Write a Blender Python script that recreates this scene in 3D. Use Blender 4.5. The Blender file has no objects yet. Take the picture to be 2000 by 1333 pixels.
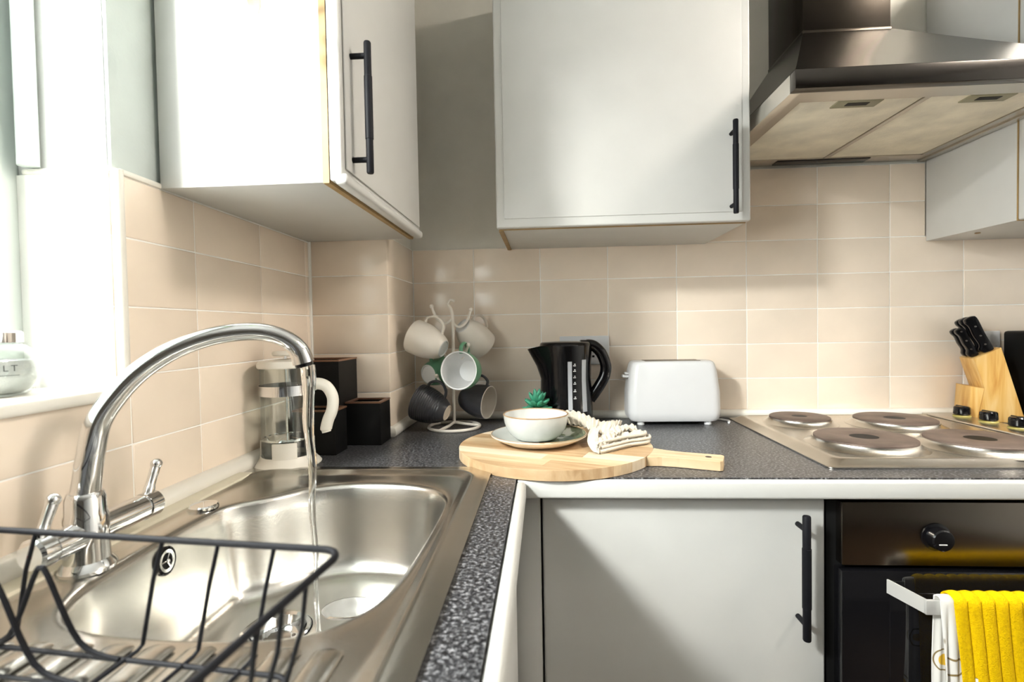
import bpy, bmesh, math, random
from mathutils import Vector, Matrix
random.seed(7)
scene = bpy.context.scene
COL = scene.collection
PI = math.pi

# ------------------------------------------------------------------ camera
def set_camera():
    yaw, pitch, roll = .064, -.0258, -.0180
    F = Vector((-math.sin(yaw)*math.cos(pitch), math.cos(yaw)*math.cos(pitch), math.sin(pitch)))
    r0 = Vector((math.cos(yaw), math.sin(yaw), 0)); u0 = r0.cross(F)
    R = math.cos(roll)*r0 + math.sin(roll)*u0; U = R.cross(F)
    cd = bpy.data.cameras.new('camera'); cam = bpy.data.objects.new('camera', cd); COL.objects.link(cam)
    M = Matrix((R, U, -F)).transposed().to_4x4(); M.translation = Vector((0, -1.5221, 1.1729))
    cam.matrix_world = M
    cd.sensor_width = 36; cd.lens = 990.44/2000*36; cd.clip_start = .01
    cd.dof.use_dof = True; cd.dof.focus_distance = 1.02; cd.dof.aperture_fstop = 5.0
    scene.camera = cam
set_camera()

# ------------------------------------------------------------------ world, daylight, exposure
w = bpy.data.worlds.new('sky'); scene.world = w; w.use_nodes = True
bg = w.node_tree.nodes['Background']; bg.inputs[0].default_value = (.985, .99, 1.0, 1); bg.inputs[1].default_value = 6.8
def area(name, loc, to, sx, sy, power, color=(1, 1, 1), spread=None):
    ld = bpy.data.lights.new(name, 'AREA'); ld.shape = 'RECTANGLE'; ld.size = sx; ld.size_y = sy; ld.energy = power; ld.color = color
    if spread: ld.spread = spread
    o = bpy.data.objects.new(name, ld); COL.objects.link(o); o.location = loc
    o.rotation_euler = (Vector(to)-Vector(loc)).to_track_quat('-Z', 'Y').to_euler()
    return o
area('window_daylight', (-1.15, -1.80, 2.10), (.2, -.4, 1.0), .18, .24, 41, (1, .985, .965))
scene.view_settings.view_transform = 'Standard'; scene.view_settings.look = 'None'
scene.view_settings.exposure = .92; scene.view_settings.gamma = 1.0; scene.view_settings.use_curve_mapping = False

# ------------------------------------------------------------------ materials
MATS = {}
def base_mat(name):
    m = bpy.data.materials.new(name); m.use_nodes = True; MATS[name] = m
    return m, m.node_tree.nodes, m.node_tree.links, m.node_tree.nodes['Principled BSDF']
def mat(name, col, rough=.5, metal=0, var=.06, scale=12, bump=0, bscale=80, coat=0, spec=.5, sheen=0, aniso=None):
    m, N, L, B = base_mat(name)
    tc = N.new('ShaderNodeTexCoord')
    nz = N.new('ShaderNodeTexNoise'); nz.inputs['Scale'].default_value = scale; nz.inputs['Detail'].default_value = 4
    L.new(tc.outputs['Object'], nz.inputs['Vector'])
    rp = N.new('ShaderNodeValToRGB'); e = rp.color_ramp.elements
    e[0].position = .3; e[1].position = .7
    e[0].color = (*[c*(1-var) for c in col], 1); e[1].color = (*[min(1, c*(1+var)) for c in col], 1)
    L.new(nz.outputs['Fac'], rp.inputs[0]); L.new(rp.outputs[0], B.inputs['Base Color'])
    B.inputs['Roughness'].default_value = rough; B.inputs['Metallic'].default_value = metal
    B.inputs['Coat Weight'].default_value = coat; B.inputs['Specular IOR Level'].default_value = spec
    if sheen: B.inputs['Sheen Weight'].default_value = sheen
    if bump:
        n2 = N.new('ShaderNodeTexNoise'); n2.inputs['Scale'].default_value = bscale; n2.inputs['Detail'].default_value = 3
        mp = N.new('ShaderNodeMapping')
        if aniso: mp.inputs['Scale'].default_value = aniso
        L.new(tc.outputs['Object'], mp.inputs[0]); L.new(mp.outputs[0], n2.inputs['Vector'])
        bp = N.new('ShaderNodeBump'); bp.inputs['Strength'].default_value = bump; bp.inputs['Distance'].default_value = .002
        L.new(n2.outputs['Fac'], bp.inputs['Height']); L.new(bp.outputs[0], B.inputs['Normal'])
    return m
mat('tile', (.83, .71, .585), .22, var=.05, scale=6, bump=.12, bscale=25)
mat('grout', (.96, .94, .90), .8, var=.05)
mat('trim_white', (.78, .75, .68), .35, var=.03)
mat('paint_grey', (.68, .65, .58), .7, var=.04, bump=.15, bscale=200)
mat('paint_green', (.52, .57, .55), .7, var=.04, bump=.15, bscale=200)
mat('paint_dark', (.22, .205, .18), .7, var=.05)  # dimness of the room behind the camera, put into the wall colour
mat('paint_white', (.85, .85, .84), .6, var=.02)
mat('upvc', (.62, .67, .64), .35, var=.03)
mat('cabinet', (.545, .54, .515), .38, var=.02, bump=.03, bscale=300)
mat('cabinet_edge', (.34, .22, .09), .55, var=.15, scale=30)
mat('black_metal', (.006, .006, .008), .55, var=.2, spec=.15)
mat('black_plastic', (.004, .004, .005), .13, var=.2, spec=.4)
mat('black_matte', (.005, .005, .005), .5, var=.3, spec=.2)
mat('charcoal', (.035, .035, .040), .36, var=.15, bump=.1, bscale=200)
mat('white_plastic', (.64, .64, .645), .28, var=.02)
mat('cream_plastic', (.78, .74, .66), .35, var=.03)
mat('grey_plastic', (.45, .47, .5), .3, var=.05)
mat('chrome', (.80, .80, .80), .06, 1, var=.03)
mat('steel', (.60, .57, .52), .26, 1, var=.08, scale=9, bump=.10, bscale=60, aniso=(40, 1, 1))
mat('steel_sink', (.62, .60, .56), .24, 1, var=.07, scale=7, bump=.06, bscale=260)
mat('steel_mirror', (.08, .072, .065), .2, 1, var=.08, scale=5)  # hood front band: reflection of a dark room put into the steel colour
mat('steel_brown', (.036, .030, .024), .24, 1, var=.12, scale=5)  # canopy and chimney: dark reflections painted in as base colour
mat('steel_dark', (.19, .165, .14), .22, 1, var=.10, scale=5)
mat('hob_iron', (.16, .12, .10), .55, .6, var=.25, scale=22, bump=.2, bscale=300)
mat('filter_mesh', (.80, .74, .60), .6, 0, var=.14, scale=14, bump=.5, bscale=220)
mat('olive_plastic', (.30, .28, .18), .5, var=.1)
mat('ceramic_cream', (.74, .68, .60), .35, var=.03)
mat('ceramic_white', (.70, .70, .69), .18, var=.02)
mat('ceramic_green', (.10, .26, .15), .3, var=.1)
mat('ceramic_bowl', (.52, .525, .50), .2, var=.08, scale=25, coat=.4)
mat('ceramic_rim', (.34, .22, .12), .35, var=.2, scale=40)
mat('stoneware', (.72, .62, .50), .6, var=.1, scale=30)
mat('copper_rim', (.25, .13, .08), .35, .5, var=.2)
mat('leaf_green', (.05, .28, .17), .45, var=.3, scale=40)
mat('leaf_bright', (.22, .42, .08), .45, var=.3, scale=40)
mat('soil', (.05, .035, .025), .9, var=.3)
mat('cloth_cream', (.60, .54, .44), .9, var=.05, scale=60, bump=.8, bscale=420, sheen=.3)
mat('salt', (.55, .55, .55), .8, var=.03, scale=200, bump=.6, bscale=500)
mat('black_glass', (.004, .004, .005), .05, var=.1, coat=.5)
mat('blue_plastic', (.03, .16, .32), .4, var=.1)
mat('print_white', (.75, .75, .75), .5, var=.02)
mat('print_grey', (.06, .065, .065), .5, var=.02)
mat('red_mark', (.5, .02, .03), .4, var=.02)
mat('ceiling_white', (.80, .80, .78), .8, var=.02)
mat('yellow_ring', (.34, .29, .08), .4, var=.1)  # yellow reflection of the pine block, painted as a colour
mat('rubber', (.01, .01, .011), .6, var=.2)
mat('sealant', (.70, .65, .52), .5, var=.06)
mat('silver', (.70, .69, .66), .38, .55, var=.05, bump=.05, bscale=200)

def ramp_mat(name, stops, rough, build):
    m, N, L, B = base_mat(name)
    tc = N.new('ShaderNodeTexCoord'); rp = N.new('ShaderNodeValToRGB')
    while len(rp.color_ramp.elements) < len(stops): rp.color_ramp.elements.new(.5)
    for e, (p, c) in zip(rp.color_ramp.elements, stops): e.position = p; e.color = (*c, 1)
    fac = build(N, L, tc); L.new(fac, rp.inputs[0]); L.new(rp.outputs[0], B.inputs['Base Color']); B.inputs['Roughness'].default_value = rough
    return m, N, L, B, rp, tc
def b_worktop(N, L, tc):
    a = N.new('ShaderNodeTexNoise'); a.inputs['Scale'].default_value = 210; a.inputs['Detail'].default_value = 3; a.inputs['Roughness'].default_value = .65
    L.new(tc.outputs['Object'], a.inputs['Vector'])
    return a.outputs['Fac']
m, N, L, B, rp, tc = ramp_mat('worktop', [(.36, (.006, .006, .007)), (.47, (.022, .022, .025)), (.55, (.075, .075, .08)), (.66, (.26, .26, .27))], .33, b_worktop)
def wood(name, dark, mid, light, sc=(1, 14, 14), rough=.45, wscale=2.2):
    def b(N, L, tc):
        oi = N.new('ShaderNodeObjectInfo'); ad = N.new('ShaderNodeVectorMath'); ad.operation = 'ADD'
        mu = N.new('ShaderNodeVectorMath'); mu.operation = 'SCALE'; mu.inputs['Scale'].default_value = 7
        cb = N.new('ShaderNodeCombineXYZ')
        for i in range(3): L.new(oi.outputs['Random'], cb.inputs[i])
        L.new(cb.outputs[0], mu.inputs[0]); L.new(tc.outputs['Object'], ad.inputs[0]); L.new(mu.outputs[0], ad.inputs[1])
        mp = N.new('ShaderNodeMapping'); mp.inputs['Scale'].default_value = sc
        L.new(ad.outputs[0], mp.inputs[0])
        n = N.new('ShaderNodeTexNoise'); n.inputs['Scale'].default_value = wscale; n.inputs['Detail'].default_value = 6; n.inputs['Distortion'].default_value = .6
        L.new(mp.outputs[0], n.inputs['Vector'])
        return n.outputs['Fac']
    return ramp_mat(name, [(.3, dark), (.5, mid), (.72, light)], rough, b)[0]
wood('board_light', (.48, .33, .18), (.57, .42, .25), (.64, .50, .33), (3, 40, 10))
wood('board_mid', (.36, .22, .105), (.46, .31, .17), (.54, .39, .235), (3, 40, 10))
wood('board_pale', (.60, .48, .32), (.68, .57, .42), (.74, .64, .49), (3, 40, 10))
wood('pine', (.46, .20, .03), (.66, .40, .12), (.74, .53, .24), (16, 16, 2.2), .4, 2.6)
wood('floor_wood', (.05, .032, .018), (.075, .048, .028), (.1, .068, .042), (2, 20, 1), .4, 2)

def b_yellow(N, L, tc):
    a = N.new('ShaderNodeTexNoise'); a.inputs['Scale'].default_value = 300; a.inputs['Detail'].default_value = 3
    L.new(tc.outputs['Object'], a.inputs['Vector']); return a.outputs['Fac']
m, N, L, B, rp, tc = ramp_mat('towel_yellow', [(.3, (.66, .40, .001)), (.6, (.76, .49, .001))], .9, b_yellow)
B.inputs['Specular IOR Level'].default_value = .1
bp = N.new('ShaderNodeBump'); bp.inputs['Strength'].default_value = .8; bp.inputs['Distance'].default_value = .002
n2 = N.new('ShaderNodeTexNoise'); n2.inputs['Scale'].default_value = 600; L.new(tc.outputs['Object'], n2.inputs['Vector']); L.new(n2.outputs['Fac'], bp.inputs['Height']); L.new(bp.outputs[0], B.inputs['Normal'])
def b_print(N, L, tc):
    v = N.new('ShaderNodeTexVoronoi'); v.inputs['Scale'].default_value = 17
    L.new(tc.outputs['Object'], v.inputs['Vector']); return v.outputs['Distance']
W_, Y_, D_ = (.72, .70, .66), (.75, .45, .03), (.22, .15, .05)
m, N, L, B, rp, tc = ramp_mat('towel_print', [(0, Y_), (.20, Y_), (.22, W_), (.30, W_), (.31, D_), (.335, D_), (.35, W_), (1, W_)], .9, b_print)
def b_plate(N, L, tc):
    wv = N.new('ShaderNodeTexNoise'); wv.inputs['Scale'].default_value = 22; wv.inputs['Detail'].default_value = 2
    L.new(tc.outputs['Object'], wv.inputs['Vector'])
    sx = N.new('ShaderNodeSeparateXYZ'); L.new(tc.outputs['Object'], sx.inputs[0])
    ma = N.new('ShaderNodeMath'); ma.operation = 'MULTIPLY_ADD'; ma.inputs[1].default_value = 2.6; L.new(sx.outputs[0], ma.inputs[0]); L.new(wv.outputs['Fac'], ma.inputs[2]); return ma.outputs[0]
ramp_mat('plate_glaze', [(.50, (.64, .66, .62)), (.60, (.52, .55, .48)), (.64, (.13, .16, .10)), (.80, (.08, .11, .06))], .15, b_plate)

def glassy(name, tint=(1, 1, 1), rough=0, ior=1.45, mixf=.9):
    m, N, L, B = base_mat(name)
    N.remove(B); out = N['Material Output']
    t = N.new('ShaderNodeBsdfTransparent'); t.inputs[0].default_value = (*tint, 1)
    g = N.new('ShaderNodeBsdfGlossy'); g.inputs['Roughness'].default_value = rough
    lw = N.new('ShaderNodeLayerWeight'); lw.inputs[0].default_value = .5
    pw = N.new('ShaderNodeMath'); pw.operation = 'POWER'; pw.inputs[1].default_value = 4; L.new(lw.outputs['Facing'], pw.inputs[0])
    fr = N.new('ShaderNodeMath'); fr.operation = 'MULTIPLY_ADD'; fr.inputs[1].default_value = .8; fr.inputs[2].default_value = .05; L.new(pw.outputs[0], fr.inputs[0])
    mx = N.new('ShaderNodeMixShader'); L.new(fr.outputs[0], mx.inputs[0]); L.new(t.outputs[0], mx.inputs[1]); L.new(g.outputs[0], mx.inputs[2]); L.new(mx.outputs[0], out.inputs[0])
    return m
glassy('glass_thin', (.96, .98, .97), .02, 1.5)
glassy('window_glass', (.97, .99, .98), .0, 1.45)
m, N, L, B = base_mat('water'); B.inputs['Base Color'].default_value = (.97, .99, 1, 1); B.inputs['Transmission Weight'].default_value = 1; B.inputs['Roughness'].default_value = .02; B.inputs['IOR'].default_value = 1.33
m, N, L, B = base_mat('lamp_glow'); B.inputs['Emission Color'].default_value = (1, .92, .82, 1); B.inputs['Emission Strength'].default_value = 42; B.inputs['Base Color'].default_value = (.9, .9, .88, 1)  # glow of the added fill lamp

# ------------------------------------------------------------------ mesh helpers
def box(bm, x0, x1, y0, y1, z0, z1, bev=0, seg=2):
    r = bmesh.ops.create_cube(bm, size=1); v = r['verts']
    bmesh.ops.scale(bm, vec=(abs(x1-x0), abs(y1-y0), abs(z1-z0)), verts=v)
    bmesh.ops.translate(bm, vec=((x0+x1)/2, (y0+y1)/2, (z0+z1)/2), verts=v)
    if bev:
        es = list({e for q in v for e in q.link_edges})
        bmesh.ops.bevel(bm, geom=es, offset=bev, segments=seg, profile=.5, affect='EDGES')
    return bm
def lathe(bm, prof, n=48, cap0=False, cap1=False, M=None):
    rings = []
    for (r, z) in prof:
        if r < 1e-6: rings.append([bm.verts.new((0, 0, z))])
        else: rings.append([bm.verts.new((r*math.cos(2*PI*i/n), r*math.sin(2*PI*i/n), z)) for i in range(n)])
    for a, b in zip(rings, rings[1:]):
        for i in range(n):
            j = (i+1) % n
            if len(a) == 1 and len(b) > 1: bm.faces.new((a[0], b[j], b[i]))
            elif len(b) == 1 and len(a) > 1: bm.faces.new((a[i], a[j], b[0]))
            elif len(a) > 1: bm.faces.new((a[i], a[j], b[j], b[i]))
    if cap0 and len(rings[0]) > 1: bm.faces.new(rings[0][::-1])
    if cap1 and len(rings[-1]) > 1: bm.faces.new(rings[-1])
    if M is not None:
        vs = [v for r in rings for v in r]; bmesh.ops.transform(bm, matrix=M, verts=vs)
    return bm
def catmull(pts, k=6, closed=False):
    P = [Vector(p) for p in pts]; out = []; n = len(P)
    rng = range(n if closed else n-1)
    for i in rng:
        g = (lambda q: P[q % n]) if closed else (lambda q: P[max(0, min(n-1, q))])
        p0, p1, p2, p3 = g(i-1), g(i), g(i+1), g(i+2)
        for s in range(k):
            t = s/k
            out.append(.5*((2*p1)+(-p0+p2)*t+(2*p0-5*p1+4*p2-p3)*t*t+(-p0+3*p1-3*p2+p3)*t**3))
    if not closed: out.append(P[-1])
    return out
def tube(bm, pts, rad, n=10, closed=False, caps=True, flat=None):
    P = [Vector(p) for p in pts]; m = len(P)
    R = rad if isinstance(rad, (list, tuple)) else [rad]*m
    rings = []; up = None
    for i, p in enumerate(P):
        if closed: t = P[(i+1) % m]-P[i-1]
        else: t = P[min(m-1, i+1)]-P[max(0, i-1)]
        t.normalize()
        if up is None:
            up = Vector((0, 0, 1)) if abs(t.z) < .9 else Vector((1, 0, 0))
        s = t.cross(up)
        if s.length < 1e-5: s = t.cross(Vector((0, 1, 0)))
        s.normalize(); u = s.cross(t).normalized(); up = u
        fx = flat or (1, 1)
        rings.append([bm.verts.new(p+(s*math.cos(2*PI*k/n)*fx[0]+u*math.sin(2*PI*k/n)*fx[1])*R[i]) for k in range(n)])
    prs = list(zip(rings, rings[1:]))
    if closed: prs.append((rings[-1], rings[0]))
    for a, b in prs:
        for k in range(n):
            j = (k+1) % n; bm.faces.new((a[k], a[j], b[j], b[k]))
    if caps and not closed:
        bm.faces.new(rings[0][::-1]); bm.faces.new(rings[-1])
    return bm
def prism(bm, poly, z0, z1, bev=0):
    a = [bm.verts.new((x, y, z0)) for x, y in poly]; b = [bm.verts.new((x, y, z1)) for x, y in poly]
    n = len(poly); f = [bm.faces.new(a[::-1]), bm.faces.new(b)]
    for i in range(n): f.append(bm.faces.new((a[i], a[(i+1) % n], b[(i+1) % n], b[i])))
    bmesh.ops.recalc_face_normals(bm, faces=f)
    if bev:
        es = [e for e in bm.edges if e.verts[0] in a+b and e.verts[1] in a+b and len(e.link_faces) == 2 and e.calc_face_angle(0) > .7 and abs(e.verts[0].co.z-e.verts[1].co.z) < 1e-6]
        bmesh.ops.bevel(bm, geom=es, offset=bev, segments=2, profile=.5, affect='EDGES')
    return bm
def sheet(bm, rows, thick=0):
    """rows: list of point rows -> surface, thickened along its normals"""
    g = [[bm.verts.new(p) for p in r] for r in rows]; fs = []
    for a, b in zip(g, g[1:]):
        for i in range(len(a)-1): fs.append(bm.faces.new((a[i], a[i+1], b[i+1], b[i])))
    if thick:
        bmesh.ops.recalc_face_normals(bm, faces=fs); bm.normal_update()
        bmesh.ops.solidify(bm, geom=fs, thickness=thick)
    return bm
def sphere(bm, c, r, u=16, v=10, sc=(1, 1, 1)):
    q = bmesh.ops.create_uvsphere(bm, u_segments=u, v_segments=v, radius=r)
    bmesh.ops.scale(bm, vec=sc, verts=q['verts']); bmesh.ops.translate(bm, vec=c, verts=q['verts']); return bm
def cells(bm, xs, ys, z0, z1, keep):
    """L-shaped / holed slab from a grid of cells"""
    vt = {}
    def V(i, j, k):
        if (i, j, k) not in vt: vt[i, j, k] = bm.verts.new((xs[i], ys[j], (z0, z1)[k]))
        return vt[i, j, k]
    nx, ny = len(xs)-1, len(ys)-1
    K = lambda i, j: 0 <= i < nx and 0 <= j < ny and keep((xs[i]+xs[i+1])/2, (ys[j]+ys[j+1])/2)
    for i in range(nx):
        for j in range(ny):
            if not K(i, j): continue
            bm.faces.new((V(i, j, 1), V(i+1, j, 1), V(i+1, j+1, 1), V(i, j+1, 1)))
            bm.faces.new((V(i, j, 0), V(i, j+1, 0), V(i+1, j+1, 0), V(i+1, j, 0)))
            if not K(i-1, j): bm.faces.new((V(i, j, 0), V(i, j, 1), V(i, j+1, 1), V(i, j+1, 0)))
            if not K(i+1, j): bm.faces.new((V(i+1, j, 0), V(i+1, j+1, 0), V(i+1, j+1, 1), V(i+1, j, 1)))
            if not K(i, j-1): bm.faces.new((V(i, j, 0), V(i+1, j, 0), V(i+1, j, 1), V(i, j, 1)))
            if not K(i, j+1): bm.faces.new((V(i, j+1, 0), V(i, j+1, 1), V(i+1, j+1, 1), V(i+1, j+1, 0)))
    return bm
def NB(): return bmesh.new()
def obj(name, bm, m, parent=None, smooth=35, loc=None, rot=None, label=None):
    me = bpy.data.meshes.new(name); bm.normal_update(); bm.to_mesh(me); bm.free()
    if smooth:
        me.polygons.foreach_set('use_smooth', [True]*len(me.polygons)); me.set_sharp_from_angle(angle=math.radians(smooth))
    me.materials.append(MATS[m]); o = bpy.data.objects.new(name, me); COL.objects.link(o)
    if parent: o.parent = parent
    if loc: o.location = loc
    if rot: o.rotation_euler = rot
    if label: o['label'] = label
    return o
def tag(o, label, cat, group=None, kind=None):
    o['label'] = label; o['category'] = cat
    if group: o['group'] = group
    if kind: o['kind'] = kind
    return o
def thing(name, label, cat, loc=(0, 0, 0), rz=0, group=None):
    o = bpy.data.objects.new(name, None); COL.objects.link(o); o.location = loc; o.rotation_euler = (0, 0, rz); o.empty_display_size = .05
    return tag(o, label, cat, group)
def struct(name, bm, m, smooth=35, label=None):
    o = obj(name, bm, m, None, smooth); o['kind'] = 'structure'
    if label: o['label'] = label
    return o
def B1(*a, **k): return box(NB(), *a, **k)
def dup(o, parent=None):
    c = o.copy(); COL.objects.link(c); c.parent = parent
    for ch in list(o.children): dup(ch, c)
    return c

# ------------------------------------------------------------------ room shell
XL = -.60                       # tiled face of the window wall
WT = .90                        # worktop height
TZ = [.9134+.1*i for i in range(7)]
RX, RY, RZ = 2.35, -5.2, 2.42
WY0, WY1, WZ0, WZ1 = -2.05, -.837, 1.095, 2.0      # window opening
def named(name, bm, m, lab, cat='room', **k):
    o = struct(name, bm, m, **k); o['label'] = lab; o['category'] = cat; return o
named('floor', B1(XL-.2, RX, RY, .1, -.1, 0), 'floor_wood', 'dark wooden kitchen floor', 'floor')
named('ceiling', B1(XL-.2, RX, RY, .1, RZ, RZ+.1), 'ceiling_white', 'plain white kitchen ceiling', 'ceiling')
wall_back = named('wall_back', B1(XL-.2, RX, .006, .12, 0, RZ), 'paint_grey', 'grey painted wall with beige tiles behind the hob', 'wall')
obj('grout_bed', B1(XL, RX, .0014, .008, .88, 1.413), 'grout', wall_back)
obj('grout_bed', B1(.477, 1.0865, .0014, .008, 1.413, 1.6205), 'grout', wall_back)
bm = NB(); cells(bm, [RY, WY0, WY1, .12], [0, WZ0, WZ1, RZ], 0, .17, lambda x, y: not (WY0 < x < WY1 and WZ0 < y < WZ1))
bmesh.ops.transform(bm, matrix=Matrix(((0, 0, 1, XL-.006-.17), (1, 0, 0, 0), (0, 1, 0, 0), (0, 0, 0, 1))), verts=bm.verts)
bmesh.ops.recalc_face_normals(bm, faces=bm.faces)
wall_left = named('wall_left', bm, 'paint_green', 'grey-green window wall with beige tiles around the sink', 'wall', smooth=0)
named('wall_right', B1(RX, RX+.1, RY, .1, 0, RZ), 'paint_white', 'white painted wall opposite the window', 'wall')
named('wall_front', B1(XL-.2, RX, RY-.1, RY, 0, RZ), 'paint_dark', 'dark painted wall facing the tiled back wall', 'wall')
PXR, PYF = -.395, -.252         # boxed-in pillar in the corner
wall_pillar = named('wall_pillar', B1(XL-.006, PXR-.006, PYF+.006, .006, 0, RZ), 'paint_grey', 'boxed corner pillar clad in beige tiles', 'wall')
TILE = {}
def tile(parent, wdt, hgt, M):
    wdt, hgt = round(wdt, 4), round(hgt, 4)
    if wdt < .008 or hgt < .008: return
    key = (wdt, hgt)
    if key not in TILE:
        bm = B1(-wdt/2+.001, wdt/2-.001, -hgt/2+.001, hgt/2-.001, -.0055, 0)
        es = [e for e in bm.edges if all(v.co.z > -.001 for v in e.verts)]
        bmesh.ops.bevel(bm, geom=es, offset=.0016, segments=2, profile=.5, affect='EDGES')
        me = bpy.data.meshes.new('tile'); bm.to_mesh(me); bm.free()
        me.polygons.foreach_set('use_smooth', [True]*len(me.polygons)); me.set_sharp_from_angle(angle=math.radians(50))
        me.materials.append(MATS['tile']); TILE[key] = me
    o = bpy.data.objects.new('tile', TILE[key]); COL.objects.link(o); o.parent = parent
    J = Matrix.Rotation(random.uniform(-.0025, .0025), 4, 'X') @ Matrix.Rotation(random.uniform(-.0025, .0025), 4, 'Y')
    o.matrix_local = M @ J
M_back = lambda x, y, z: Matrix(((1, 0, 0, x), (0, 0, -1, y), (0, 1, 0, z), (0, 0, 0, 1)))      # faces -y
M_left = lambda x, y, z: Matrix(((0, 0, 1, x), (1, 0, 0, y), (0, 1, 0, z), (0, 0, 0, 1)))       # faces +x
def tile_span(parent, a0, a1, joints, z0, z1, place):
    js = sorted([a0, a1]+[j for j in joints if a0 < j < a1]); zs = sorted([z0, z1]+[z for z in TZ if z0 < z < z1])
    for p, q in zip(js, js[1:]):
        for s, t in zip(zs, zs[1:]):
            tile(parent, q-p, t-s, place((p+q)/2, (s+t)/2))
jb = [-.0098+.2*k for k in range(-3, 14)]
tile_span(wall_back, PXR, 1.9, jb, .9005, TZ[5], lambda a, z: M_back(a, 0, z))
tile_span(wall_back, .477, 1.0865, jb, TZ[5], 1.6205, lambda a, z: M_back(a, 0, z))
jl = [-.677+.2034*k for k in range(-8, 5)]
TM = {}
tile_span(wall_left, WY1+.012, PYF, jl, .9005, TZ[5]-.012, lambda a, z: M_left(XL, a, z))
tile_span(wall_left, -2.6, WY1+.012, jl, .9005, WZ0-.012, lambda a, z: M_left(XL, a, z))
obj('grout_bed', B1(XL-.008, XL-.0014, -2.6, WY1, .88, WZ0-.006), 'grout', wall_left)
obj('grout_bed', B1(XL-.008, XL-.0014, WY1, PYF, .88, TZ[5]-.01), 'grout', wall_left)
tile_span(wall_pillar, XL, PXR, [PXR-.2], .9005, TZ[5], lambda a, z: M_back(a, PYF, z))
tile_span(wall_pillar, PYF, 0, [], .9005, TZ[5], lambda a, z: M_left(PXR, a, z))
obj('grout_bed', B1(XL, PXR-.0014, PYF+.0014, PYF+.01, .88, TZ[5]), 'grout', wall_pillar)
obj('grout_bed', B1(PXR-.01, PXR-.0014, PYF+.005, 0, .88, TZ[5]), 'grout', wall_pillar)
obj('corner_sealant', B1(XL-.006, XL+.004, PYF-.003, PYF+.006, .9, TZ[5]), 'grout', wall_pillar)
# window reveal, trims, sill
tile_span(wall_left, -.735, XL-.004, [], WZ0+.008, TZ[5]-.012, lambda a, z: M_back(a, WY1-.006, z))
obj('grout_bed', B1(-.742, XL-.006, WY1-.0074, WY1+.0, WZ0, TZ[5]-.012), 'grout', wall_left)
obj('reveal_plaster', B1(-.76, XL-.012, WY1-.002, WY1+.002, TZ[5]-.012, WZ1), 'paint_white', wall_left)
t1 = NB(); tube(t1, [(XL-.002, WY1+.003, WZ0+.004), (XL-.002, WY1+.003, TZ[5]-.006)], .0085, 12)
o = struct('trim_1', t1, 'trim_white'); tag(o, 'white rounded corner bead on the tiled window reveal', 'trim', kind='structure')
bm = NB(); box(bm, XL-.006, XL+.003, WY1+.004, -.752, TZ[5]-.012, TZ[5]-.003, .003)
box(bm, -.735, XL-.004, WY1-.008, WY1, TZ[5]-.012, TZ[5]-.003, .003)
o = struct('trim_2', bm, 'trim_white'); tag(o, 'thin cream cap strip on top of the tiles by the window', 'trim', kind='structure')
bm = B1(-.775, XL+.012, WY0, WY1-.004, WZ0-.012, WZ0+.005, .006, 3)
o = struct('window_sill', bm, 'trim_white'); tag(o, 'white tiled window sill with rounded nosing over the sink', 'window sill', kind='structure')
win = thing('window_1', 'tall pale uPVC window beside the sink with a clear pane', 'window'); win['kind'] = 'structure'
bm = NB()
FX0, FX1 = -.80, -.742
for (y0, y1, z0, z1) in ((WY1-.05, WY1, WZ0, WZ1), (WY0, WY0+.05, WZ0, WZ1), (WY0, WY1, WZ1-.05, WZ1), (WY0, WY1, WZ0, WZ0+.045)):
    box(bm, FX0, FX1, y0, y1, z0, z1, .008)
obj('window_frame', bm, 'upvc', win)
bm = NB()
for y in (WY1-.062, WY0+.062):
    tube(bm, [(FX1+.004, y, WZ0+.05), (FX1+.004, y, WZ1-.05)], .010, 10)
obj('glazing_bead', bm, 'upvc', win)
bm = NB(); box(bm, FX0+.026, FX0+.030, WY0+.04, WY1-.04, WZ0+.04, WZ1-.04); obj('pane', bm, 'window_glass', win)
bm = NB(); tube(bm, [(-.716, WY1-.014, TZ[5]-.002), (-.716, WY1-.014, WZ1)], .0125, 16)
o = struct('trim_3', bm, 'upvc'); tag(o, 'rounded grey-white upright beading in the window corner', 'trim', kind='structure')
# skirting beads where worktop meets tiles
def quad_bead(name, pts, lab, r=.017):
    bm = NB(); tube(bm, pts, r, 12, caps=True); o = struct(name, bm, 'trim_white'); tag(o, lab, 'trim', kind='structure')
quad_bead('trim_4', [(PXR+.010, -.004, WT+.010), (1.9, -.004, WT+.010)], 'cream bead along the foot of the back wall tiles', .013)
quad_bead('trim_5', [(XL+.001, -2.2, WT+.012), (XL+.001, PYF-.002, WT+.012)], 'cream bead along the worktop under the window wall', .019)
quad_bead('trim_6', [(XL+.02, PYF-.001, WT+.012), (PXR+.003, PYF-.001, WT+.012), (PXR+.003, -.01, WT+.012)], 'cream bead around the foot of the corner pillar', .015)
o = struct('trim_7', B1(XL+.012, XL+.046, -1.3, -.602, WT+.0005, WT+.009, .002), 'sealant'); tag(o, 'flat cream filler strip lying between sink and wall bead', 'trim', kind='structure')

# ------------------------------------------------------------------ worktop, sink
FXL, FYB = -.055, -.606
HX0, HX1, HY0, HY1 = -.572, -.122, -1.38, -.58     # hole for the sink
bm = NB(); cells(bm, [XL+.001, HX0, HX1, FXL, 2.0], [-2.2, HY0, HY1, FYB, PYF-.001, -.001], .866, WT,
    lambda x, y: (y > FYB or x < FXL) and not (HX0 < x < HX1 and HY0 < y < HY1) and not (y > PYF-.001 and x < PXR))
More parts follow.
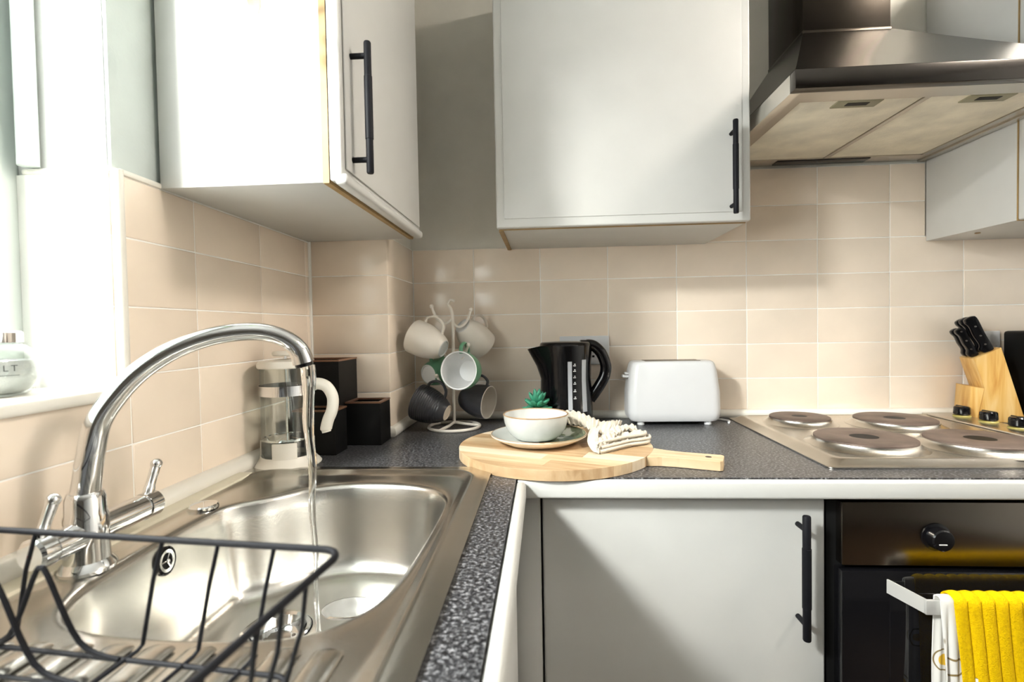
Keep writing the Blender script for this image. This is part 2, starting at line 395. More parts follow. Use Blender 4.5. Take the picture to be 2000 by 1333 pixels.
# the corner pillar bites into the slab, so a fourth grid line is added there
bm.free(); bm = NB(); cells(bm, [XL+.001, HX0, PXR+.001, HX1, FXL, 2.0], [-2.2, HY0, FYB, HY1, PYF-.001, -.001], .866, WT,
    lambda x, y: (y > FYB or x < FXL) and not (HX0 < x < HX1 and HY0 < y < HY1) and not (y > PYF-.001 and x < PXR+.001))
wt = thing('worktop', 'dark grey speckled laminate worktop running around the corner', 'worktop')
obj('slab', bm, 'worktop', wt, smooth=0)
bm = NB(); box(bm, FXL+.001, 2.0, FYB-.016, FYB, .866, WT-.0015, .005, 3); obj('edge_strip', bm, 'cabinet', wt, label='white rounded edge strip of the worktop')
bm = NB(); box(bm, FXL, FXL+.018, -2.2, FYB-.0165, .866, WT-.0015, .007, 3); obj('edge_strip', bm, 'cabinet', wt, label='white rounded edge strip of the worktop')

RIM = [(-.455, -.722), (-.502, -.765), (-.512, -.84), (-.508, -.93), (-.502, -1.0), (-.488, -1.038), (-.473, -1.06), (-.446, -1.077), (-.387, -1.089), (-.301, -1.092), (-.228, -1.083), (-.187, -1.05), (-.168, -1.0), (-.161, -.896), (-.160, -.77), (-.168, -.712), (-.199, -.672), (-.26, -.650), (-.345, -.648), (-.41, -.675)]
SC = (-.335, -.875)
rim = catmull([(x, y, 0) for x, y in RIM], 8, True)
NR = 160
def resample_by_angle(poly):
    out = []
    for i in range(NR):
        a = 2*PI*i/NR; d = Vector((math.cos(a), math.sin(a)))
        best = None
        for p, q in zip(poly, poly[1:]+poly[:1]):
            p2 = Vector((p[0]-SC[0], p[1]-SC[1])); e = Vector((q[0]-p[0], q[1]-p[1]))
            den = d.x*e.y-d.y*e.x
            if abs(den) < 1e-9: continue
            t = (p2.x*e.y-p2.y*e.x)/den; s = (p2.x*d.y-p2.y*d.x)/den
            if t > 0 and -1e-6 <= s <= 1+1e-6 and (best is None or t > best): best = t
        out.append((SC[0]+d.x*best, SC[1]+d.y*best))
    return out
def rrect(x0, x1, y0, y1, r, n=10):
    out = []
    for cx, cy, a in ((x1-r, y1-r, 0), (x0+r, y1-r, 90), (x0+r, y0+r, 180), (x1-r, y0+r, 270)):
        for i in range(n+1):
            t = math.radians(a+90*i/n); out.append((cx+r*math.cos(t), cy+r*math.sin(t)))
    return out
rimA = resample_by_angle(rim)
def offs(A, f): return [(SC[0]+(x-SC[0])*f, SC[1]+(y-SC[1])*f) for x, y in A]
def inset(A, d):
    out = []
    for i, p in enumerate(A):
        a, b = Vector(A[i-1]), Vector(A[(i+1) % len(A)]); t = (b-a).normalized(); nrm = Vector((-t.y, t.x))
        out.append((p[0]+nrm.x*d, p[1]+nrm.y*d))
    return out
OUT = rrect(-.585, -.103, -1.46, -.549, .012); BEAD = rrect(-.566, -.128, -1.43, -.575, .055)
outA, beadA = resample_by_angle(OUT), resample_by_angle(BEAD)
beadIn = resample_by_angle(rrect(-.558, -.136, -1.422, -.583, .05))
beadIn2 = resample_by_angle(rrect(-.549, -.145, -1.413, -.592, .045))
mixp = lambda A, B, t: [(p[0]*(1-t)+q[0]*t, p[1]*(1-t)+q[1]*t) for p, q in zip(A, B)]
loops = [(outA, WT+.0008), (outA, WT+.0042), (mixp(outA, beadA, .25), WT+.005), (mixp(outA, beadA, .8), WT+.005), (beadA, WT+.0075), (mixp(beadA, beadIn, .5), WT+.0085), (beadIn, WT+.0075), (beadIn2, WT+.0018)]
for t in (.25, .5, .75): loops.append((mixp(beadIn2, inset(rimA, -.012), t), WT+.0015))
loops += [(inset(rimA, -.012), WT+.001), (inset(rimA, -.006), WT-.0002), (inset(rimA, -.002), WT-.003), (rimA, WT-.008)]
FZ = .752
for t, ins in ((.15, .003), (.4, .009), (.65, .015), (.8, .020)): loops.append((inset(rimA, ins), WT-.008+(FZ-WT+.008)*t))
base_ins = inset(rimA, .026)
for i in range(1, 7):
    a = PI/2*i/6; loops.append((inset(rimA, .022+.028*(1-math.cos(a))), FZ+.028*(1-math.sin(a))))
DC = (-.388, -.828); DR = .046
last = loops[-1][0]
dr = [(DC[0]+DR*math.cos(2*PI*i/NR), DC[1]+DR*math.sin(2*PI*i/NR)) for i in range(NR)]
dr_a = resample_by_angle([(x, y) for x, y in dr]) if False else dr
for t, dz in ((.3, -.001), (.6, -.003), (.9, -.0045)): loops.append((mixp(last, dr_a, t), FZ+dz))
dro = [(DC[0]+(DR+.004)*math.cos(2*PI*i/NR), DC[1]+(DR+.004)*math.sin(2*PI*i/NR)) for i in range(NR)]
loops.append((dro, FZ-.005)); loops.append((dr_a, FZ-.007))
bm = NB(); prev = None
for A, z in loops:
    ring = [bm.verts.new((x, y, z)) for x, y in A]
    if prev:
        for i in range(NR):
            j = (i+1) % NR; bm.faces.new((prev[i], prev[j], ring[j], ring[i]))
    prev = ring
bmesh.ops.recalc_face_normals(bm, faces=bm.faces)
sink = thing('kitchen_sink', 'stainless steel inset sink with drainer set into the dark worktop', 'sink')
obj('basin', bm, 'steel_sink', sink, smooth=50)
# drain
bm = NB(); M = Matrix.Translation((DC[0], DC[1], FZ-.008))
lathe(bm, [(.0445, .002), (.043, .004), (.038, .002), (.034, -.006), (.032, -.012), (0, -.014)], 40, M=M)
dn = obj('drain', bm, 'chrome', sink)
bm = NB()
for i in range(10):
    a = 2*PI*i/10; lathe(bm, [(0, 0), (.003, .0002)], 8, M=Matrix.Translation((DC[0]+.02*math.cos(a), DC[1]+.02*math.sin(a), FZ-.0205)))
lathe(bm, [(.0, 0), (.016, .0), (.016, .004), (.0, .006)], 24, M=Matrix.Translation((DC[0], DC[1], FZ-.021)))
obj('strainer', bm, 'steel_dark', dn)
# overflow
ov = Matrix.Translation((-.5065, -.888, .872)) @ Matrix.Rotation(math.radians(86), 4, 'Y') @ Matrix.Rotation(math.radians(-4), 4, 'X')
bm = NB(); lathe(bm, [(.0185, -.012), (.0185, .002), (.0165, .003), (.0155, .001)], 32, M=ov); of = obj('overflow', bm, 'black_plastic', sink)
bm = NB(); lathe(bm, [(.0155, .0005), (.0145, .003), (.0105, .0025), (.010, .0005)], 32, M=ov)
for i in range(3):
    a = 2*PI*i/3+.5; q = [ov @ Vector((.0025*math.cos(a), .0025*math.sin(a), .002)), ov @ Vector((.0105*math.cos(a), .0105*math.sin(a), .002))]; tube(bm, q, .0012, 6)
sphere(bm, ov @ Vector((0, 0, .003)), .003, 10, 8)
obj('overflow_ring', bm, 'chrome', of)
bm = NB(); lathe(bm, [(0, .0), (.0105, .0)], 24, M=ov); obj('overflow_hole', bm, 'black_matte', of)
bm = NB(); lathe(bm, [(.021, 0), (.021, .004), (.019, .006), (0, .0065)], 32, M=Matrix.Translation((-.5335, -.772, WT+.0015))); obj('hole_cover', bm, 'chrome', sink)
# drainer ribs
for i in range(9):
    x = -.185-.037*i
    pts = [(x, -1.40), (x, -1.128-.004*(i % 3))]
    bm = NB(); vs = []
    tube(bm, catmull([(x, -1.405, WT-.001), (x, -1.395, WT+.003), (x, -1.14, WT+.0035), (x, -1.118, WT+.001), (x, -1.112, WT-.002)], 4), [.013]*17, 12, flat=(1, .28)); obj('drainer_rib', bm, 'steel_sink', sink)

# ------------------------------------------------------------------ mixer tap
tap = thing('mixer_tap', 'chrome arched mixer tap with two lever handles behind the sink', 'tap', (-.535, -.971, WT+.0015))
bm = NB(); lathe(bm, [(.0275, 0), (.0285, .004), (.026, .008), (.0225, .012), (.0215, .03), (.0215, .062), (.020, .066), (.0195, .084), (.0185, .086), (.0180, .0885), (.0165, .090), (0, .0902)], 40, cap0=True); obj('tap_body', bm, 'chrome', tap)
ax = Vector((.002, 1, 0)).normalized()
bm = NB(); tube(bm, [Vector((0, -.046, .043))+0*ax, Vector((0, .078, .043))], .0165, 28); obj('valve_barrel', bm, 'chrome', tap)
for s, l0, l1, tipx, tipz in ((1, .078, .104, .004, .102), (-1, -.046, -.066, .004, .098)):
    bm = NB(); tube(bm, [(0, l0, .043), (0, l0+(l1-l0)*.1, .043), (0, l0+(l1-l0)*.12, .043), (0, l0+(l1-l0)*.85, .043), (0, l1, .043)], [.0155, .0155, .0175, .0175, .0145], 28)
    hd = obj('lever_handle', bm, 'chrome', tap)
    ym = (l0+l1)/2
    bm = NB(); tube(bm, catmull([(0, ym, .055), (0, ym+.006, .068), (0, ym+.012, .081), (0, ym+.017, .092)], 4), [.0068]*4+[.0056]*4+[.0060]*4+[.0066], 14); sphere(bm, (0, ym+.0175, .0935), .0074, 14, 10); obj('lever', bm, 'chrome', hd)
    bm = NB(); lathe(bm, [(.003, 0), (0, .0006)], 16, M=Matrix.Translation((0, l1, .043)) @ Matrix.Rotation(-s*PI/2, 4, 'X')); obj('temperature_mark', bm, 'red_mark' if s < 0 else 'blue_plastic', hd)
dv = Vector((.208, .121, 0)).normalized()
SP = [(0, .086), (.002, .10), (.006, .13), (.014, .168), (.031, .198), (.055, .226), (.088, .250), (.127, .266), (.165, .2725), (.196, .2705), (.220, .260), (.234, .245), (.239, .229)]
pts = catmull([(dv.x*s, dv.y*s, z) for s, z in SP], 5); n = len(pts)
rad = [.0150-.0035*min(1, i/(n*.55)) + (.003*max(0, (i-n*.78)/(n*.22))) for i in range(n)]
bm = NB(); tube(bm, pts, rad, 28); obj('spout', bm, 'chrome', tap)
bm = NB(); tip = pts[-1]; d = (pts[-1]-pts[-3]).normalized(); tube(bm, [tip-d*.001, tip+d*.005], [.0120, .0115], 24); obj('aerator', bm, 'black_plastic', tap)
# water
tw = tap.location + tip
pts, rad = [], []
for i in range(41):
    t = i/40; z = tw.z-.004-(tw.z-.004-.7495)*t
    pts.append((tw.x+.004+dv.x*.006*t+.0012*math.sin(t*21)*(1-t*.5), tw.y+.002+.0012*math.cos(t*17), z)); rad.append((.0066*(1-t)**2.0+.0030)*(1+.10*math.sin(t*40)*(1-t)))
rad[-1] = .006
bm = NB(); tube(bm, pts, rad, 14); o = obj('water_stream', bm, 'water'); tag(o, 'clear stream of water falling from the tap into the sink', 'water')
bm = NB(); PC = (-.300, -.775)
prof = [(0, .0008), (.008, .0003), (.014, .0010), (.022, .0005), (.030, .0010), (.036, .0005), (.040, -.0012)]
lathe(bm, prof, 48, M=Matrix.Translation((PC[0], PC[1], FZ-.0025)) @ Matrix.Diagonal((1.15, .85, 1, 1)))
o = obj('water_puddle', bm, 'water'); tag(o, 'shallow clear water ripple on the sink floor beside the drain', 'water')

# ------------------------------------------------------------------ cabinets
def bar_handle(parent, p0, p1, out, r=.0058, std=.028, ins=.022):
    p0, p1, out = Vector(p0), Vector(p1), Vector(out); ax = (p1-p0).normalized(); L_ = (p1-p0).length
    a, b = p0+out*std, p1+out*std
    bm = NB(); tube(bm, [a, a+ax*.002, a+ax*L_*.26, a+ax*L_*.262, b-ax*L_*.262, b-ax*L_*.26, b-ax*.002, b], [r*.85, r, r, r*1.12, r*1.12, r, r, r*.85], 20)
    h = obj('handle', bm, 'black_metal', parent, label='matt black bar handle')
    for q in (p0+ax*ins, p1-ax*ins):
        bm = NB(); tube(bm, [q, q+out*std], .0045, 14); obj('standoff', bm, 'black_metal', h)
    return h
# wall unit beside the window
cz0, cz1 = 1.402, 2.12
c = thing('wall_cabinet', 'white wall cabinet beside the window with its door facing the room', 'cabinet', (0, 0, 0))
obj('carcass', B1(XL+.001, -.3362, -.755, PYF-.002, cz0, cz1, .0008), 'cabinet', c)
obj('edge_banding', B1(-.3360, -.3258, -.7562, PYF-.004, cz0-.0012, cz1), 'cabinet_edge', c, label='bare yellowish board edge')
bm = NB(); box(bm, -.3255, -.305, -.7565, -.272, cz0+.002, cz1, .004, 3); box(bm, -.3045, -.3015, -.745, -.285, cz0+.022, cz1-.02, .0014)
d = obj('door', bm, 'cabinet', c)
bm = NB(); box(bm, -.318, -.297, -.7568, -.272, cz0-.003, cz0+.014, .006, 3); obj('door_lip', bm, 'cabinet', d)
bar_handle(d, (-.3015, -.720, 1.424), (-.3015, -.720, 1.632), (1, 0, 0))
# wall unit over the kettle
c = thing('wall_cabinet', 'wide white wall cabinet above the kettle and toaster', 'cabinet')
obj('carcass', B1(-.104, .472, -.299, -.001, 1.408, 2.12, .0008), 'cabinet', c)
obj('edge_banding', B1(-.104, .472, -.3022, -.2992, 1.4072, 2.12), 'cabinet_edge', c, label='bare yellowish board edge')
obj('edge_banding', B1(-.1052, -.094, -.297, -.002, 1.4055, 1.4078), 'cabinet_edge', c, label='bare yellowish board edge')
bm = NB(); box(bm, -.109, .476, -.322, -.3024, 1.409, 2.12, .004, 3); box(bm, -.090, .457, -.3245, -.320, 1.430, 2.10, .0016)
d = obj('door', bm, 'cabinet', c); bar_handle(d, (.432, -.3245, 1.420), (.432, -.3245, 1.628), (0, -1, 0))
# wall unit right of the hood
c = thing('wall_cabinet', 'white wall cabinet on the far side of the cooker hood', 'cabinet')
bm = B1(1.087, 1.60, -.278, -.001, 1.399, 2.12, .0008); obj('carcass', bm, 'cabinet', c)
obj('edge_banding', B1(1.087, 1.60, -.2815, -.2785, 1.398, 2.12), 'cabinet_edge', c)
bm = NB(); box(bm, 1.086, 1.60, -.302, -.282, 1.399, 2.12, .004, 3); d = obj('door', bm, 'cabinet', c); bar_handle(d, (1.13, -.302, 1.43), (1.13, -.302, 1.63), (0, -1, 0))
bm = NB(); lathe(bm, [(.006, 0), (.006, -.002), (0, -.0025)], 16, M=Matrix.Translation((1.13, -.12, 1.399))); obj('hole_cap', bm, 'cabinet_edge', c)
# base units
def base_unit(name, lab, x0, x1, hx, y=-.59):
    c = thing(name, lab, 'cabinet')
    obj('carcass', B1(x0, x1, y+.022, -.02, .14, .862, .001), 'cabinet', c)
    obj('plinth', B1(x0, x1, y+.06, y+.075, 0, .139), 'cabinet', c)
    bm = NB(); box(bm, x0+.0015, x1-.0015, y, y+.0205, .15, .857, .004, 3)
    d = obj('door', bm, 'cabinet', c)
    bar_handle(d, (hx, y, .618), (hx, y, .838), (0, -1, 0), .0068, .032, .026)
    return c
base_unit('base_cabinet', 'white base cabinet with black bar handle left of the oven', -.010, .497, .448)
base_unit('base_cabinet', 'white base cabinet on the far side of the oven', 1.118, 1.70, 1.17)
c = thing('corner_post', 'narrow white filler panel in the corner beside the base cabinet', 'panel')
obj('face', B1(-.075, -.0125, -.588, -.570, .14, .862, .002), 'cabinet', c); obj('plinth', B1(-.075, -.0125, -.53, -.515, 0, .139), 'cabinet', c)
c = thing('sink_cabinet', 'white base cabinet under the sink', 'cabinet')
bm = NB(); box(bm, XL+.002, -.078, -.602, -.586, .14, .70); box(bm, XL+.002, -.078, -1.62, -1.604, .14, .862); box(bm, XL+.002, -.078, -1.604, -.602, .14, .156)
obj('carcass', bm, 'cabinet', c)
for (y0, y1, hy) in ((-1.103, -.612, -1.06), (-1.602, -1.107, -1.15)):
    bm = NB(); box(bm, -.0775, -.058, y0, y1, .15, .857, .004, 3); d = obj('door', bm, 'cabinet', c); bar_handle(d, (-.058, hy, .35), (-.058, hy, .55), (1, 0, 0))
obj('plinth', B1(-.135, -.12, -1.62, -.53, 0, .139), 'cabinet', c)

# ------------------------------------------------------------------ oven
ov = thing('built_in_oven', 'black built-in oven with a dark steel control panel under the hob', 'oven')
obj('housing', B1(.500, 1.115, -.585, -.03, .13, .863, .001), 'black_matte', ov)
obj('control_panel', B1(.516, 1.10, -.606, -.5855, .745, .857, .0015), 'steel_dark', ov, label='dark mirror-like steel control panel')
bm = NB(); box(bm, .512, 1.104, -.612, -.5855, .15, .738, .003); dr = obj('oven_door', bm, 'black_glass', ov, label='glossy black glass oven door')
bm = NB(); box(bm, .592, 1.02, -.6135, -.6115, .22, .70, .0008); obj('door_window', bm, 'black_glass', dr)
for x0 in (.587, 1.028):
    bm = NB(); box(bm, x0, x0+.003, -.664, -.612, .7, .724)
    for v in bm.verts: v.co.x += (-(v.co.y+.612))*.55; v.co.z -= (-(v.co.y+.612))*.15
    obj('handle_bracket', bm, 'silver', dr)
bm = NB(); box(bm, .6135, 1.06, -.667, -.661, .6925, .7165, .0012); obj('handle_bar', bm, 'silver', dr, label='flat brushed steel handle bar')
for x in (.672, .862, 1.02):
    bm = NB(); Mk = Matrix.Translation((x, -.606, .797)) @ Matrix.Rotation(PI/2, 4, 'X')
    lathe(bm, [(.024, 0), (.024, .003), (.0195, .004), (.0185, .018), (.0165, .020), (0, .0205)], 36, M=Mk); k = obj('control_knob', bm, 'black_plastic', ov)
    bm = NB(); box(bm, x-.009, x+.004, -.6272, -.6264, .7905, .792); obj('pointer_line', bm, 'print_white', k)

# ------------------------------------------------------------------ towels on the oven handle
def drape(x0, x1, drop_f, drop_b, ribs, amp, yc=-.664, zt=.719, gap=.0095, seed=1, lean=.0, nx=120):
    rows = []; nb = 30; rnd = random.Random(seed)
    ph = [rnd.uniform(0, 6) for _ in range(4)]
    path = []
    for i in range(nb): path.append(('b', 1-i/(nb-1)))
    for i in range(1, 9): path.append(('t', i/9))
    for i in range(46): path.append(('f', i/45))
    for k in range(nx+1):
        u = k/nx; x = x0+(x1-x0)*u; row = []
        rb = abs(math.sin(u*ribs*PI))**.65*amp-.35*amp
        for (s, t) in path:
            if s == 'b': y, z, dn = yc+gap, zt-drop_b*t, t
            elif s == 't': a = PI*t; y, z, dn = yc+gap*math.cos(a), zt+gap*.7*math.sin(a), 0
            else: y, z, dn = yc-gap, zt-drop_f*t, t
            fold = (.006*math.sin(u*9+ph[0])+.004*math.sin(u*17+ph[1]+dn*2))*min(1, dn*2.5)
            sg = -1 if s == 'f' else (1 if s == 'b' else 0)
            if s == 'b': row.append((x+lean*dn*(1-u)*.4, min(yc+.020, y+abs(fold)*.4), z+.0*rb))
            elif s == 't': row.append((x, y-rb*math.sin(a)*.3, z+rb*math.sin(a)))
            else: row.append((x+lean*dn*(1-u*.6)+.004*math.sin(dn*6+u*20)*dn, y-rb-abs(fold)-.006*dn*dn, z))
        rows.append(row)
    return rows
bm = NB(); sheet(bm, drape(.632, .700, .30, .26, 2, .002, seed=4, gap=.0080, lean=.002, nx=40), .0022)
o = obj('printed_towel', bm, 'towel_print', smooth=60); tag(o, 'white tea towel printed with lemons hanging on the oven handle', 'towel')
bm = NB(); sheet(bm, drape(.648, .96, .36, .30, 15, .0045, seed=2, gap=.0145, lean=.030, nx=240), .003)
o = obj('yellow_towel', bm, 'towel_yellow', smooth=60); tag(o, 'yellow ribbed towel hanging over the oven handle', 'towel')

# ------------------------------------------------------------------ hob
hx0, hx1, hy0, hy1 = .524, 1.134, -.552, -.028
hb = thing('electric_hob', 'stainless steel four-plate electric hob set into the worktop', 'hob', (0, 0, 0))
bm = NB(); prev = None
hp = [(rrect(hx0, hx1, hy0, hy1, .012), WT+.0006), (rrect(hx0, hx1, hy0, hy1, .012), WT+.003), (rrect(hx0+.004, hx1-.004, hy0+.004, hy1-.004, .012), WT+.0045), (rrect(hx0+.010, hx1-.010, hy0+.010, hy1-.010, .014), WT+.005),
      (rrect(hx0+.022, hx1-.022, hy0+.022, hy1-.022, .02), WT+.013), (rrect(hx0+.028, hx1-.028, hy0+.028, hy1-.028, .022), WT+.0145), (rrect(hx0+.040, hx1-.034, hy0+.040, hy1-.034, .022), WT+.012), (rrect(hx0+.060, hx1-.05, hy0+.06, hy1-.05, .02), WT+.011)]
for A, z in hp:
    ring = [bm.verts.new((x, y, z)) for x, y in A]
    if prev:
        for i in range(len(ring)): j = (i+1) % len(ring); bm.faces.new((prev[i], prev[j], ring[j], ring[i]))
    prev = ring
bm.faces.new(prev); obj('hob_top', bm, 'steel', hb)
obj('control_strip', B1(1.050, 1.1305, hy0+.03, hy1-.01, WT+.0115, WT+.0155, .0015), 'steel', hb)
for (x, y, r, dot) in ((.664, -.152, .070, .3), (.880, -.186, .087, .3), (.676, -.402, .0925, .32), (.892, -.424, .0925, .32)):
    bm = NB(); Mk = Matrix.Translation((x, y, WT+.011))
    lathe(bm, [(r+.020, .0002), (r+.013, .003), (r+.006, .008), (r+.004, .011), (r+.0035, .0135), (r-.002, .0135)], 64, M=Mk); pr = obj('plate_ring', bm, 'steel', hb)
    bm = NB(); lathe(bm, [(r+.0015, .0125), (r+.001, .0165), (r-.003, .0185), (r*.55, .0185), (r*dot, .0182), (r*dot-.003, .0170), (0, .0168)], 64, M=Mk); hpz = obj('hotplate', bm, 'hob_iron', hb)
    bm = NB(); lathe(bm, [(r*dot-.003, .01735), (0, .0173)], 40, M=Mk); obj('plate_centre', bm, 'black_matte', hpz)
for y in (-.100, -.182, -.262, -.345):
    Mk = Matrix.Translation((1.109, y, WT+.0155))
    bm = NB(); lathe(bm, [(.0195, 0), (.0195, .002), (.0180, .0035), (0, .004)], 32, M=Mk); rg = obj('knob_ring', bm, 'yellow_ring', hb, label='yellowed ring under the knob')  # ring shape carries the painted pine reflection below each knob
    bm = NB(); lathe(bm, [(.0175, .006), (.0185, .008), (.0175, .024), (.015, .0265), (0, .027)], 20, M=Mk); box(bm, 1.1065, 1.1115, y-.019, y+.019, WT+.024, WT+.044, .002); obj('hob_knob', bm, 'black_plastic', hb)

# ------------------------------------------------------------------ cooker hood
HXL, HXR, HYF, HZ = .488, 1.082, -.505, 1.622
hd = thing('cooker_hood', 'stainless steel chimney cooker hood above the hob', 'cooker hood')
bm = NB()
box(bm, HXL, HXR, HYF, HYF+.022, HZ, HZ+.037, .0012); obj('front_band', bm, 'steel_mirror', hd, label='dark mirror-like front band'); bm = NB()
box(bm, HXL, HXL+.02, HYF+.0225, -.001, HZ, HZ+.037, .0012); obj('side_band', bm, 'steel', hd); bm = NB(); box(bm, HXR-.02, HXR, HYF+.0225, -.001, HZ, HZ+.037, .0012); obj('side_band', bm, 'steel', hd)
# concave pyramid canopy
cx0, cx1, cyf = .655, .864, -.195
bm = NB(); prev = None
for i in range(11):
    t = i/10; k = t**.96; zz = HZ+.037+(1.895-HZ-.037)*t
    x0 = HXL+(cx0-HXL)*k; x1 = HXR+(cx1-HXR)*k; y0 = HYF+(cyf-HYF)*k
    ring = [bm.verts.new(q) for q in ((x0, -.001, zz), (x0, y0, zz), (x1, y0, zz), (x1, -.001, zz))]
    if prev:
        for a in range(4): b = (a+1) % 4; bm.faces.new((prev[a], prev[b], ring[b], ring[a]))
    prev = ring
bmesh.ops.recalc_face_normals(bm, faces=bm.faces); obj('canopy', bm, 'steel_brown', hd, smooth=30)
obj('chimney', B1(cx0, cx1, cyf, -.001, 1.896, RZ-.002, .001), 'steel_brown', hd)
obj('chimney_collar', B1(cx0-.002, cx1+.002, cyf-.002, -.001, 1.889, 1.900, .001), 'steel_brown', hd)
bm = NB(); cells(bm, [HXL+.0202, HXL+.045, (HXL+HXR)/2-.006, (HXL+HXR)/2+.006, HXR-.045, HXR-.0202], [HYF+.0225, HYF+.075, -.055, -.002], HZ+.004, HZ+.007,
      lambda x, y: not (HYF+.075 < y < -.055 and (HXL+.045 < x < (HXL+HXR)/2-.006 or (HXL+HXR)/2+.006 < x < HXR-.045)))
obj('underside_frame', bm, 'steel', hd, smooth=0)
for x0, x1 in ((HXL+.046, (HXL+HXR)/2-.007), ((HXL+HXR)/2+.007, HXR-.046)):
    f = obj('grease_filter', B1(x0, x1, HYF+.076, -.056, HZ+.006, HZ+.014, .001), 'filter_mesh', hd, label='pale metal mesh grease filter')
    xm = (x0+x1)/2
    l = obj('filter_latch', B1(xm-.045, xm+.045, HYF+.078, HYF+.112, HZ+.0035, HZ+.0065, .0008), 'olive_plastic', f)
    obj('latch_slot', B1(xm-.022, xm+.022, HYF+.086, HYF+.100, HZ+.0028, HZ+.0036), 'black_matte', f)
obj('lamp_cover', B1(HXL+.17, HXL+.42, -.048, -.012, HZ+.002, HZ+.0045, .0008), 'black_plastic', hd)

# ------------------------------------------------------------------ French press
fp = thing('french_press', 'glass French press with cream plastic frame by the wall bead', 'coffee press', (-.533, -.512, WT), -.06)
bm = NB(); lathe(bm, [(0, .0005), (.0645, .0005), (.066, .003), (.062, .008), (.0535, .017), (.052, .022), (.050, .022), (.0495, .012), (0, .012)], 56); b = obj('stand', bm, 'cream_plastic', fp, label='cream plastic stand')
for a0 in (-66, 54, 174):
    bm = NB(); pts = []
    rows = []
    for i in range(13):
        a = math.radians(a0-26+52*i/12); rows.append([(.0526*math.cos(a), .0526*math.sin(a), z) for z in (.02, .052)])
    sheet(bm, rows, .003); obj('stand_tab', bm, 'cream_plastic', b)
bm = NB(); lathe(bm, [(0, .014), (.044, .014), (.0485, .018), (.0492, .03), (.0492, .198), (.0505, .202)], 56); lathe(bm, [(.0490, .200), (.0478, .198), (.0478, .03), (.043, .017), (0, .0165)], 56); obj('beaker', bm, 'glass_thin', fp, label='clear glass beaker')
bm = NB(); tube(bm, [(-.049, 0, .196), (-.056, 0, .199), (-.062, 0, .197)], [.007, .006, .003], 12); obj('pouring_lip', bm, 'glass_thin', fp)
bm = NB(); lathe(bm, [(.0505, .145), (.0512, .145), (.0512, .165), (.0505, .165)], 56); obj('band', bm, 'chrome', fp, label='polished steel band')
bm = NB(); lathe(bm, [(.052, .200), (.0535, .202), (.0535, .209), (.050, .214), (.02, .217), (0, .217)], 56, cap0=True); obj('lid', bm, 'cream_plastic', fp)
bm = NB(); tube(bm, [(0, 0, .04), (0, 0, .226)], .0025, 12); tube(bm, [(0, 0, .217), (0, 0, .226)], .004, 12); obj('plunger_rod', bm, 'chrome', fp)
bm = NB(); lathe(bm, [(0, .224), (.022, .224), (.0245, .227), (.0245, .231), (.022, .2335), (0, .234)], 40); obj('knob', bm, 'cream_plastic', fp)
bm = NB(); lathe(bm, [(.0, .062), (.02, .060), (.046, .057), (.0472, .054), (.046, .052), (.0, .054)], 48)
tube(bm, [(.0455*math.cos(2*PI*i/36), .0455*math.sin(2*PI*i/36), .0555+.0025*(i % 2)) for i in range(36)], .0012, 6, closed=True); obj('filter_disc', bm, 'chrome', fp)
hp2 = catmull([(.050, 0, .160), (.066, 0, .166), (.086, 0, .160), (.0985, 0, .138), (.0965, 0, .112), (.088, 0, .092), (.083, 0, .074), (.084, 0, .066)], 5)
bm = NB(); tube(bm, hp2, [.0125]*4+[.012]*28+[.0095]*4, 16, flat=(.7, 1)); obj('handle', bm, 'cream_plastic', fp, rot=(0, 0, .05), label='curved cream handle')

# ------------------------------------------------------------------ black canisters
def canister(lab, x0, x1, y0, y1, h, rz=0):
    xm, ym = (x0+x1)/2, (y0+y1)/2
    t = thing('storage_box', lab, 'canister', (xm, ym, WT), rz, 'black storage boxes in the corner')
    a, b = (x1-x0)/2, (y1-y0)/2
    bm = NB(); cells(bm, [-a, -a+.004, a-.004, a], [-b, -b+.004, b-.004, b], 0.0005, h-.004, lambda x, y: abs(x) > a-.004 or abs(y) > b-.004); box(bm, -a+.004, a-.004, -b+.004, b-.004, .0005, .005)
    obj('body', bm, 'black_matte', t, smooth=0)
    bm = NB(); cells(bm, [-a-.001, -a+.006, a-.006, a+.001], [-b-.001, -b+.006, b-.006, b+.001], h-.0038, h, lambda x, y: abs(x) > a-.006 or abs(y) > b-.006); obj('rim', bm, 'copper_rim', t, smooth=0, label='dark copper-brown rim')
    bm = NB(); box(bm, -a+.0062, a-.0062, -b+.0062, b-.0062, h-.020, h-.010, .002); obj('lid', bm, 'black_matte', t)
canister('tall black storage box with copper rim in the tiled corner', -.592, -.478, -.375, -.262, .206)
canister('low black storage box with copper rim against the corner pillar', -.474, -.390, -.350, -.275, .104)
canister('low black storage box with copper rim beside the French press', -.556, -.460, -.444, -.380, .100)

# ------------------------------------------------------------------ mug tree and mugs
TX, TY = -.252, -.142
mt = thing('mug_tree', 'cream wire mug tree standing by the corner pillar', 'mug tree', (TX, TY, WT))
bm = NB(); tube(bm, [(.070*math.cos(2*PI*i/48), .070*math.sin(2*PI*i/48), .0045) for i in range(48)], .0042, 10, closed=True)
tube(bm, [(-.03, -.062, .0045), (-.01, -.025, .010), (0, 0, .016)], .0038, 10); tube(bm, [(.068, .01, .0045), (.03, .005, .010), (0, 0, .016)], .0038, 10); tube(bm, [(-.045, .052, .0045), (-.02, .02, .010), (0, 0, .016)], .0038, 10)
obj('base_ring', bm, 'ceramic_cream', mt)
bm = NB(); tube(bm, catmull([(0, 0, .012), (0, 0, .15), (.002, 0, .29), (-.002, 0, .325), (-.010, 0, .340), (-.004, 0, .352), (.008, 0, .350)], 5), .0042, 10); obj('stem', bm, 'ceramic_cream', mt)
HOOKS = []
